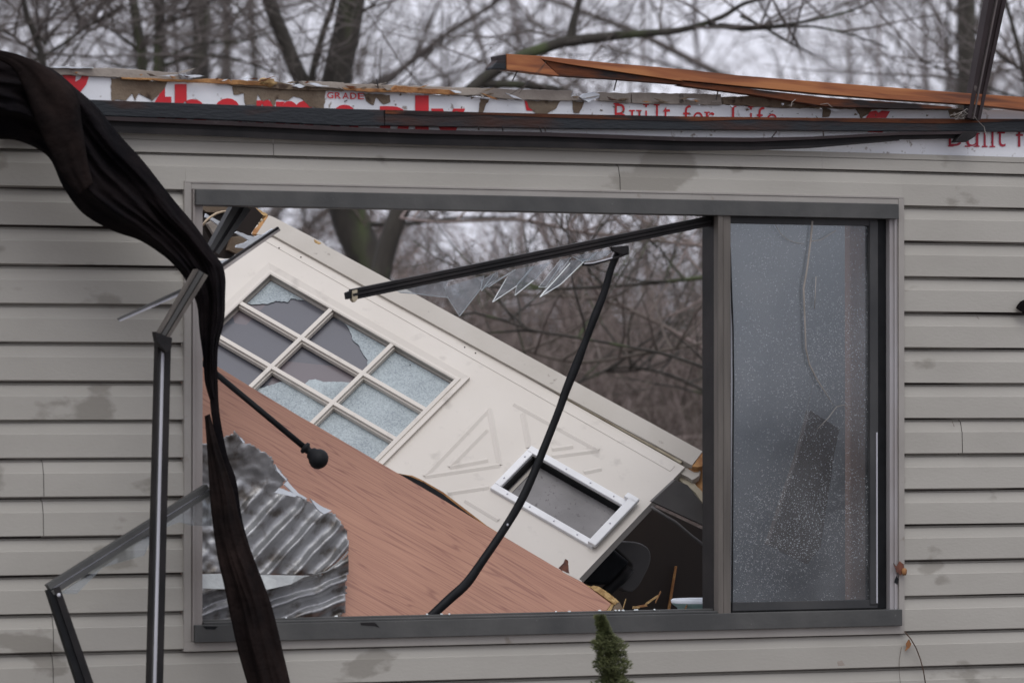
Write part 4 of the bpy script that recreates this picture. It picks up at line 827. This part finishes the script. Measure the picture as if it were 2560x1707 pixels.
rows = [S(-260, 330)+S(-260, 40), S(-130, 300)+S(-120, 70), S(-20, 318)+S(-5, 120), S(45, 325)+S(60, 138), S(110, 360)+S(130, 166), S(145, 430)+S(195, 220), S(190, 490)+S(262, 293), S(258, 530)+S(332, 375), S(320, 552)+S(402, 462), S(372, 585)+S(455, 527), S(405, 615)+S(492, 582), S(430, 650)+S(515, 620), S(452, 700)+S(518, 680), S(458, 760)+S(514, 742), S(466, 820)+S(502, 790), S(471, 880)+S(499, 850), S(486, 930)+S(499, 895)]
loft('cloth_roll', rows, -.22, .13, [(1.5, .034, .07, .1), (3.4, .020, .13, .4), (6.5, .010, .19, .2), (11, .004, -.11, .7)], M['cloth'], cloth, seed=1)
loft('brown_fold', [S(-60, 120)+S(-20, 112), S(20, 150)+S(52, 128), S(52, 200)+S(118, 162), S(78, 270)+S(175, 215), S(110, 340)+S(190, 290), S(140, 400)+S(200, 360), S(180, 450)+S(215, 420)], -.355, .05, [(1, .012, .05, 0), (3, .006, .1, 0)], M['cloth2'], cloth, seed=3, N=14)
rows = [S(478, 860)+S(500, 850), S(484, 940)+S(503, 935), S(493, 1000)+S(513, 1000), S(500, 1060)+S(524, 1050), S(508, 1120)+S(543, 1105), S(520, 1200)+S(556, 1190), S(535, 1260)+S(572, 1250), S(550, 1330)+S(592, 1320)]
loft('dark_strand', rows, -.24, .03, [(1, .006, .05, 0)], M['cloth'], cloth, N=12, seed=4)
rows = [S(470, 955)+S(482, 950), S(474, 1010)+S(496, 1000), S(478, 1070)+S(514, 1060), S(482, 1140)+S(536, 1125), S(488, 1200)+S(551, 1188), S(500, 1280)+S(575, 1260), S(516, 1350)+S(602, 1330), S(530, 1420)+S(627, 1400), S(548, 1500)+S(646, 1480), S(568, 1570)+S(665, 1560), S(590, 1650)+S(685, 1640)]
loft('brown_tail', rows, -.26, .06, [(1.3, .018, .04, .1), (3, .010, -.05, .3), (7, .004, .05, .3)], M['cloth2'], cloth, seed=6)

# ------------------------------------------------------------ bent sash rails in front of the wall, left
lf = empty('bent_sash_rails', W(390, 1600, -.3), 'bent metal sash rails hanging down over the siding, bright strip down the middle', 'window sash')
q = MB(); rail(q, D(1125, 800), G(1060, 1620), 33, 35, -.34, -.36, [(0, .42, .012, 0), (.42, .72, .004, 2), (.72, .84, .002, 1), (.84, 1, .010, 0)], .02)
q.build('upright_rail', [M['darkmetal'], M['bronze'], M['silver']], lf)
q = MB(); rail(q, D(1385, 330), D(1120, 770), 32, 28, -.40, -.36, [(0, .30, .012, 0), (.30, .42, .004, 1), (.42, .78, .010, 2), (.78, .86, .003, 1), (.86, 1, .012, 0)], .02)
q.build('upper_rail', [M['bronze2'], M['darkmetal'], M['bronze']], lf)
q = MB(); q.prism([W(*p, -.385) for p in jag(P(D, 1065, 735, 1130, 765, 1175, 775, 1170, 850, 1135, 880, 1115, 850, 1075, 800), 1.2, 6, 1)], Vector((0, .03, 0))); q.build('broken_joint', [M['darkmetal']], lf)
q = MB(); rail(q, D(815, 655), D(1250, 460), 9, 13, -.30, -.30, [(0, .5, .004, 0), (.5, 1, 0, 1)], .008)
tag(q.build('metal_sliver', [M['bronze'], M['silver']]), 'thin metal sliver sticking out left from the bent rail', 'metal strip')
gf = empty('dangling_sash_corner', W(130, 1470, -.25), 'bent bronze sash corner with a piece of clear glass, hanging low at left', 'window sash')
q = MB(); rail(q, G(1425, 250), G(345, 935), 27, 30, -.20, -.26, [(0, .42, .010, 0), (.42, .55, .002, 1), (.55, 1, .008, 0)], .02)
q.build('upper_rail', [M['bronze'], M['silver']], gf)
q = MB(); rail(q, G(365, 925), G(600, 1620), 32, 38, -.26, -.28, [(0, .5, .012, 0), (.5, 1, .006, 1)], .02); q.build('lower_rail', [M['darkmetal'], M['black']], gf)
MB().prism([W(*p, y) for p, y in ((G(1425, 250), -.19), (G(1440, 500), -.20), (G(1300, 498), -.205), (G(1215, 475), -.21), (G(1050, 540), -.22), (G(980, 700), -.23), (G(700, 780), -.24), (G(520, 960), -.25), (G(400, 960), -.25))], Vector((0, .003, 0)), 0, 1).build('glass_piece', [M['lightpane'], M['shardedge']], gf)
q = MB(); blob(q, W(*G(400, 968), -.285), .006, .004, .006, 8, 5); q.build('screw', M['silver'], gf)

rr = random.Random(31)
for i in range(16):
    x, y = rr.uniform(1440, 1760), rr.uniform(1480, 1530); q = MB(); c = W(x, y, .3+rr.random()*.3); c.z = max(c.z, .93)
    d_ = Vector((rr.gauss(0, 1), rr.gauss(0, 1), rr.gauss(0, .5))).normalized()*rr.uniform(.02, .07)
    q.prism([c, c+d_, c+d_*.9+Vector((0, 0, .008)), c+Vector((0, 0, .006))], Vector((0, .004, 0)))
    tag(q.build('wood_splinter', M['rawwood'] if i % 3 else M['paleedge']), 'small wood splinter in the dark heap above the sill', 'splinter', 'splinters in the dark heap')
for i in range(14):
    x = rr.uniform(-1.05, .72); q = MB(); c = Vector((x, rr.uniform(.005, .03), .963)); blob(q, c, rr.uniform(.003, .007), .004, .003, 6, 4, i, .6)
    tag(q.build('glass_crumb', M['shardedge']), 'tiny crumb of broken glass lying on the window sill', 'glass crumb', 'glass crumbs on the sill')

# ------------------------------------------------------------ dim things in the room at lower right
ch = empty('overturned_chair', W(1600, 1480, 1.3), 'overturned grey chair with rounded back in the dark under the door', 'chair')
bk = cat([(*p,) for p in P(K4, 870, 300, 1150, 300, 1330, 370, 1385, 480, 1370, 620, 1290, 790, 1210, 930, 1120, 1000, 1030, 990, 960, 930, 1060, 830, 1130, 680, 1090, 580, 880, 390)], 4)
slab('chair_back', bk, 1.25, .05, M['greyseat'], ch, .012)
slab('chair_seat', P(K4, 850, 385, 1100, 590, 800, 900, 500, 900, 450, 700), 1.18, .25, M['black'], ch, .01)
MB().tube([W(*K4(1080, 680), 1.2), W(*K4(960, 820), 1.2), W(*K4(780, 980), 1.2), W(*K4(600, 1200), 1.2)], .022, 10).build('chair_leg', M['darkmetal'], ch, smooth=True)
db = empty('shade_panels', W(1650, 1500, 1.8), 'dark brown panels added to stand for the shade right of the door', 'panel')
slab('shade_face', [(1250, 1300), (1560, 1230), (1900, 1390), (1900, 1750), (1250, 1750)], 1.75, .4, M['shadebrown'], db)  # added dark panel, stands in for the unlit room under the door
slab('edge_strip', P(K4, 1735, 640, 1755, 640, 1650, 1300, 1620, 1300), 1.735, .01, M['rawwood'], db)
tag(slab('slanting_panel', [K3(1400, 1080), K3(1720, 780), K3(1900, 850), K3(2250, 1300), K3(2500, 1650), K3(2200, 1450)], .95, .02, M['greyseat'], None), 'dim grey panel slanting down beside the window post', 'panel')
q = MB(); q.tube([W(*K3(x, y), .9) for x, y in ((1390, 1160), (1560, 1270), (1730, 1370), (1950, 1560), (2250, 1790), (2330, 1850))], .0055, 6)
tag(q.build('pale_tube', M['greyseat'], smooth=True), 'thin grey rod running aslant through the dark lower right gap', 'rod')
slb = slab('shade_backing', [(1380, 1300), (1560, 1225), (1850, 1400), (2000, 1620), (1300, 1620)], 2.3, .05, M['shadebrown'], None)  # added dark sheet closing the gap, shade put into its colour
tag(slb, 'large dark sheet added at the back of the gap for its shade', 'panel')
# oval white and teal dish on the sill line
cup = empty('teal_bowl', W(1760, 1525, .5), 'white rimmed pale teal basin just above the sill beside the post', 'basin')
q = MB(); c = W(*K4(2085, 1150), .42); R1 = .145
for i in range(24): pass
def lathe(mb, c, prof_, n=28, sx=1, mi=0):
    b = len(mb.v); k = len(prof_)
    for r, z in prof_:
        for i in range(n): a = 2*math.pi*i/n; mb.v.append(c+Vector((r*math.cos(a)*sx, r*math.sin(a), z)))
    for j in range(k-1):
        for i in range(n): i2 = (i+1) % n; mb.f.append([b+j*n+i, b+j*n+i2, b+(j+1)*n+i2, b+(j+1)*n+i]); mb.m.append(mi)
lathe(q, c, [(.06, -.12), (.078, -.02), (.098, -.006), (.10, .0), (.098, .004), (.085, .0), (.08, -.03), (.05, -.115)]); q.build('bowl_body', M['teal'], cup, smooth=True)
q = MB(); lathe(q, c+Vector((0, 0, .003)), [(.102, -.004), (.104, .006), (.098, .010), (.086, .004)]); q.build('bowl_rim', M['foam'], cup, smooth=True)

# ------------------------------------------------------------ bits on the siding
def tb(name, pts, t, y, r, m, label, cat_):
    o = MB().tube([W(*t(x, yy), y) for x, yy in pts], r, 5).build(name, m, smooth=True); return tag(o, label, cat_)
tb('dry_weed', [(1525, 1215), (1570, 1270), (1605, 1330), (1635, 1410), (1655, 1490), (1672, 1600)], I, -.035, .0021, M['stem'], 'long thin brown stem curving down below the right window corner', 'stem')
tb('thin_grass_blade', [(1505, 1320), (1490, 1400), (1488, 1480), (1500, 1600)], I, -.02, .0007, M['stem'], 'hair thin dark stalk on the siding left of the brown stem', 'stalk')
tag(slab('dead_leaf', jag(P(I, 1535, 1300, 1555, 1268, 1572, 1300, 1560, 1325, 1530, 1350, 1540, 1320), .5, 4, 3), -.03, .002, M['rawwood'], None, 0), 'small tan dead leaf beside the brown stem', 'leaf')
q = MB(); q.prism([W(*p, -.04) for p in jag([F2(2318, 580), F2(2345, 540), (2575, 748), (2590, 770), (2572, 788), F2(2345, 600)], .8, 5, 4)], Vector((.0, .02, .004)))
tag(q.build('dark_leaf', M['cloth']), 'dark leaf tip poking in at the right edge over the siding', 'leaf')
q = MB()
for a, b in ((F2(1508, 955), F2(1514, 965)), (F2(1860, 1345), F2(1875, 1385)), (F2(2030, 635), F2(2045, 650))): MB().tube([W(*a, -.016), W(*b, -.016)], .0009, 4).build('siding_scratch', M['stem'], house)

# ------------------------------------------------------------ small spruce in front
sp_base = PZ(1545, 2300, 14.9); sp_base.z = 0
spr = empty('dwarf_spruce', sp_base, 'small dark green spruce tip standing in front of the sill', 'conifer')
tipP = PZ(1500, 1540, 14.9); ht = tipP.z
def axis(z):
    f = z/ht; b = sp_base + Vector((0, 0, z)); return b + Vector((tipP.x-sp_base.x, tipP.y-sp_base.y, 0))*(f**6)
MB().tube([axis(z*ht/14) for z in range(15)], [.02*(1-z/15)+.002 for z in range(15)], 7).build('trunk', M['stem'], spr)
cr_ = MB(); rr = random.Random(9)
for i in range(8500):
    f = 1-rr.random()**1.5*.97 if i % 2 else 1-rr.random()*.30; z = f*ht; d = ht-z
    R_ = .010+.30*min(d, .09)+.26*max(0, d-.09)*.9 if d < .5 else .14+.2*(d-.5)
    R_ *= 1+.25*math.sin(z*37)+.2*math.sin(z*91+1); R_ = max(R_*1.02, .012)
    a = rr.uniform(0, 6.283); rad = R_*rr.random()**.7*(1.0+.2*math.sin(a*3+z*25))
    c = axis(z)+Vector((math.cos(a)*rad, math.sin(a)*rad, 0))
    out = Vector((math.cos(a), math.sin(a), .9)).normalized()
    for k in range(5):
        dd = (out+Vector((rr.gauss(0, .6), rr.gauss(0, .6), rr.gauss(0, .5)))).normalized(); L_ = rr.uniform(.007, .013); sd_ = dd.orthogonal().normalized()*.0017
        b = len(cr_.v); cr_.v += [c-sd_, c+sd_, c+dd*L_]; cr_.f.append([b, b+1, b+2]); cr_.m.append(0)
me_ = cr_.build('crown', M['needle'], spr)

# ------------------------------------------------------------ trees
def bend(d, a, r): return (d+Vector((r.gauss(0, a), r.gauss(0, a), r.gauss(0, a)))).normalized()
def grow(mbT, mbC, p, d, L, r, lvl, R, counts, up=.05, minr=.003):
    n = (7, 5, 4, 3, 2)[min(lvl, 4)]; path = [p.copy()]; rad = [r]; q = p.copy(); dd = d.copy()
    for i in range(n):
        dd = bend(dd, .10 if lvl else .05, R); dd.z += up; dd.normalize(); q = q+dd*(L/n); path.append(q.copy()); rad.append(max(minr, r*(1-.75*(i+1)/n)))
    (mbT if lvl == 0 else mbC).tube(path, rad, (8, 5, 4, 3, 3)[min(lvl, 4)], cap=False)
    if lvl < len(counts):
        for c in range(counts[lvl]):
            t = R.uniform(.15 if lvl else .12, 1.0); k = min(int(t*n), n-1); f = t*n-k
            pp = path[k].lerp(path[k+1], f); ax_ = (path[k+1]-path[k]).normalized(); o = ax_.orthogonal().normalized(); o.rotate(Matrix.Rotation(R.uniform(0, 6.283), 3, ax_))
            an = R.uniform(.5, 1.15); nd = (ax_*math.cos(an)+o*math.sin(an)).normalized()
            grow(mbT, mbC, pp, nd, L*R.uniform(.35, .6)*(1.15-.5*t), max(minr, rad[k]*.5), lvl+1, R, counts, up, minr)
protos = []
TL = 'leafless tree in the blurred wood behind the house'; TG = 'bare trees in the wood behind the house'
for s_, (L_, r_, cnt, mr_) in enumerate([(11, .11, (14, 7, 5, 3), .004), (9, .07, (13, 7, 5, 3), .004), (7, .045, (13, 7, 5, 3), .0035), (14, .13, (15, 7, 5, 3), .004)]):
    R = random.Random(100+s_); T_, C_ = MB(), MB(); grow(T_, C_, Vector((0, 0, -.2)), Vector((R.uniform(-.08, .08), R.uniform(-.08, .08), 1)), L_, r_, 0, R, cnt, .05, mr_)
    root = empty('bare_tree', (0, 0, 0), TL, 'tree', TG); a = T_.build('trunk', M['bark'], root, smooth=True); b = C_.build('crown', M['twig'], root); protos.append(root)
def place(root, first, x, y, z, rz, sc):
    if first: o = root
    else:
        o = root.copy(); COL.objects.link(o)
        for c_ in root.children: 
            k = c_.copy(); COL.objects.link(k); k.parent = o
    o.location = (x, y, z); o.rotation_euler = (0, 0, rz); o.scale = (sc, sc, sc); return o
R = random.Random(42); used = [False]*4
kids = [list(p.children) for p in protos]
spots = []
for i in range(30):
    s = R.uniform(46, 95); half = s*2560/12000/2
    fr2 = R.uniform(-1.6, 1.6)
    if -.35 < fr2 < .6 and R.random() < .88: continue
    lat = fr2*half
    spots.append((s, lat, R.choice([0, 1, 2, 2, 1, 3])))
for s, lat, k in spots:
    p = CAM+FH*s+RT*lat; place(protos[k], not used[k], p.x, p.y, terr(p.x, p.y), R.uniform(0, 6.28), R.uniform(.75, 1.15)); used[k] = True
# trees one can tell apart, from the photograph's own trunks, about 28 m off
def limb(mb, dep, pts, n=8, sub=4):
    c_ = cat([tuple(p) for p in pts], sub); mb.tube([PZ(x, y, dep) for x, y, w_ in c_], [w_*.5*dep/F for x, y, w_ in c_], n, cap=True)
def twiglets(mbC, dep, pts, cnt, L_, R, cs=(4, 3)):
    for _ in range(cnt):
        i = R.randrange(len(pts)-1); t = R.random(); x = pts[i][0]+(pts[i+1][0]-pts[i][0])*t; y = pts[i][1]+(pts[i+1][1]-pts[i][1])*t
        if y > 1300: continue
        a = R.uniform(0, 6.283); nd = Vector((math.cos(a), math.sin(a), R.uniform(.0, 1.0))).normalized()
        grow(mbC, mbC, PZ(x, y, dep), nd, L_*R.uniform(.6, 1.3), .008, 1, R, (0,)+cs, .05, .002)
def special(label, dep, trunk, limbs, tw=10, L_=1.6, seed=0):
    gp_ = PZ(trunk[0][0], 1700, dep); root = empty('bare_tree', (gp_.x, gp_.y, 0), label, 'tree'); R = random.Random(seed)
    T_, C_ = MB(), MB(); limb(T_, dep, trunk)
    for l in limbs: limb(T_, dep, l, 6)
    for l in limbs+[trunk]: twiglets(C_, dep, l, int(tw*.6), L_, R)
    T_.build('trunk', M['bark'], root, smooth=True); C_.build('crown', M['twig'], root, smooth=True)
yb_ = 1007+1.65*F/30+10
special('thick forked tree trunk rising behind the torn roof edge left of centre', 30, [(1010, yb_, 105), (985, 1000, 100), (930, 690, 90), (872, 540, 92), (838, 350, 84), (842, 200, 74), (866, 80, 70), (885, -40, 66), (900, -200, 60), (930, -600, 50), (900, -1100, 38), (940, -1700, 22), (930, -2200, 8)],
        [[(850, 420, 55), (790, 260, 46), (748, 190, 42), (715, 110, 38), (672, 0, 36), (640, -120, 32), (600, -400, 26), (560, -800, 16), (545, -1150, 6)], [(778, 215, 20), (786, 160, 17), (812, 70, 16), (836, 0, 15), (850, -100, 12), (860, -300, 9), (850, -550, 4)], [(905, 30, 9), (935, 10, 7), (960, -20, 6)], [(790, 210, 8), (900, 330, 7), (1000, 420, 6), (1120, 540, 5)], [(880, 560, 14), (1010, 560, 10), (1150, 545, 8), (1290, 545, 6)]], 10, 1.3, 1)
yb_ = 1007+1.65*F/28+10
special('leaning tree with a long arching mossy limb above the orange timber', 28, [(930, yb_, 60), (935, 1000, 56), (950, 700, 52), (1010, 500, 48), (1110, 300, 36), (1200, 205, 31), (1290, 148, 30), (1400, 108, 30), (1430, 103, 30), (1560, 88, 22), (1700, 76, 17), (1800, 45, 13), (1860, 10, 11), (1940, -10, 9), (2050, -40, 7)],
        [[(1425, 105, 26), (1432, 60, 19), (1448, 0, 16), (1460, -80, 14), (1470, -250, 10), (1460, -450, 4)], [(1795, 62, 10), (1900, 68, 9), (2010, 55, 8), (2120, 30, 6), (2180, 5, 4)], [(1770, 62, 9), (1850, 75, 8), (1910, 72, 8), (2020, 66, 7), (2120, 85, 5), (2220, 120, 4)], [(1850, 40, 8), (1915, 72, 8), (1970, 105, 6), (2040, 140, 4)], [(1200, 210, 22), (1290, 212, 20), (1380, 222, 18), (1430, 235, 14)]], 9, 1.1, 2)
special('straight grey trunk above the wall top at left, with arching side branches', 32, [(420, yb_-80, 40), (412, 900, 36), (402, 400, 32), (396, 170, 30), (400, 60, 29), (398, -60, 27), (400, -200, 24), (410, -600, 19), (395, -1100, 12), (405, -1500, 5)],
        [[(408, 60, 12), (500, 25, 10), (560, -30, 8)], [(402, 150, 10), (500, 110, 8), (600, 105, 7), (680, 80, 5)], [(405, 165, 9), (500, 140, 8), (590, 148, 7), (690, 185, 5)], [(412, 55, 8), (470, 20, 7), (540, 0, 5)], [(395, 140, 8), (330, 170, 6), (250, 150, 5)]], 9, 1.4, 3)
special('slightly crooked thinner trunk just left of the straight grey trunk', 31, [(375, yb_-60, 34), (370, 800, 32), (362, 400, 28), (356, 160, 26), (344, 70, 25), (330, -20, 23), (318, -150, 20), (290, -500, 15), (280, -900, 9), (270, -1150, 4)],
        [[(305, 15, 12), (265, 42, 12), (215, 68, 12), (160, 110, 11), (100, 145, 10), (40, 170, 8)], [(270, -20, 10), (235, 40, 9), (185, 72, 8)], [(350, 130, 10), (300, 90, 8), (250, 60, 6)]], 12, 1.4, 4)
special('dark arching tree at the far upper left corner', 29, [(150, yb_-20, 36), (140, 900, 32), (120, 400, 24), (108, 170, 17), (90, 100, 15), (60, 10, 14), (50, -100, 12), (30, -350, 9), (20, -650, 4)],
        [[(70, 40, 10), (95, 90, 9), (118, 112, 8)], [(195, 40, 9), (180, 0, 8), (170, -50, 7)], [(110, 150, 9), (30, 90, 7), (-40, 60, 5)]], 14, 1.4, 5)
special('thin curved tree at the upper right edge behind the upright strip', 30, [(2640, yb_-20, 30), (2620, 900, 26), (2590, 400, 18), (2560, 180, 13), (2530, 60, 11), (2510, -20, 10), (2505, -120, 8), (2490, -300, 6), (2485, -500, 3)],
        [[(2600, 200, 9), (2500, 140, 7), (2420, 60, 5)], [(2600, 260, 9), (2500, 230, 7), (2300, 150, 5)]], 14, 1.5, 6)
# brushy shrubs seen through the window: arching stems
SL = 'blurred leafless shrub of arching stems seen through the window opening'
shr = []
for v_ in range(3):
    R = random.Random(60+v_); mbx = MB()
    for i in range(34):
        a = R.uniform(0, 6.283); d = Vector((math.cos(a), math.sin(a), R.uniform(.5, 1.6))).normalized()
        grow(mbx, mbx, Vector((R.gauss(0, .35), R.gauss(0, .35), -.05)), d, R.uniform(2.2, 4.2), R.uniform(.008, .016), 1, R, (0, 5, 4), -.03, .004)
    o = mbx.build('bare_shrub', M['shrub']); tag(o, SL, 'shrub', 'bare shrubs behind the house'); shr.append(o)
R = random.Random(5); first = [True]*3
for i in range(62):
    s = R.uniform(30, 66); lat = (R.uniform(-1.1, 1.2) if i < 34 else R.uniform(-.2, .6))*s*2560/F/2; k = R.randrange(3); p = CAM+FH*s+RT*lat
    o = shr[k] if first[k] else shr[k].copy()
    if not first[k]: COL.objects.link(o)
    first[k] = False; o.location = (p.x, p.y, terr(p.x, p.y)); o.rotation_euler = (0, 0, R.uniform(0, 6.28)); q_ = R.uniform(.6, 1.0); o.scale = (q_, q_, q_)
# a few long mossy branches low in the opening
for i, (dep, pts) in enumerate([(26, [(1790, 690, 13), (1700, 700, 10), (1580, 712, 9), (1450, 720, 8), (1330, 722, 6), (1200, 715, 5)]), (27, [(1240, 735, 5), (1400, 740, 7), (1520, 755, 9), (1650, 810, 10), (1740, 860, 11), (1900, 930, 12)]),
        (25, [(1260, 800, 5), (1330, 825, 6), (1450, 845, 7), (1560, 865, 7), (1680, 890, 8), (1800, 935, 9), (1900, 980, 9)]), (26, [(1300, 870, 6), (1380, 895, 7), (1470, 905, 8), (1600, 885, 8), (1720, 865, 8), (1900, 830, 9)]),
        (28, [(1440, 960, 6), (1540, 920, 7), (1650, 930, 8), (1760, 975, 9), (1880, 1030, 10)]), (27, [(1000, 545, 6), (1100, 555, 7), (1300, 550, 8), (1450, 580, 8), (1620, 600, 9), (1800, 620, 9)])]):
    bmx = MB(); limb(bmx, dep, pts, 6); Rb = random.Random(i); twiglets(bmx, dep, pts, 12, .8, Rb, (3, 2))
    # run it on to the ground so it stands on something
    x_, y_, w_ = pts[-1]; limb(bmx, dep, [(x_, y_, w_), (x_+120, y_+200, w_*1.3), (x_+170, 1007+1.65*F/dep, w_*1.6)], 6)
    tag(bmx.build('mossy_sapling', M['shrub'] if i % 2 else M['bark'], smooth=True), 'leaning sapling with mossy sidelong branches seen through the opening', 'sapling', 'leaning saplings behind the house')
# the far wood that reads as one mass
R = random.Random(77); far = MB()
for i in range(560):
    s = R.uniform(62, 118); lat = R.uniform(-1.9, 1.9)*s*2560/F/2; p = CAM+FH*s+RT*lat; p.z = terr(p.x, p.y)-.1
    h = R.uniform(1.4, 3.4) if i % 11 else R.uniform(6, 11); grow(far, far, p, Vector((R.gauss(0, .14), R.gauss(0, .14), 1)).normalized(), h, .02+h*.006, 1, R, (0, 9, 5), .10 if i % 11 else .16, .005 if i % 11 else .004)
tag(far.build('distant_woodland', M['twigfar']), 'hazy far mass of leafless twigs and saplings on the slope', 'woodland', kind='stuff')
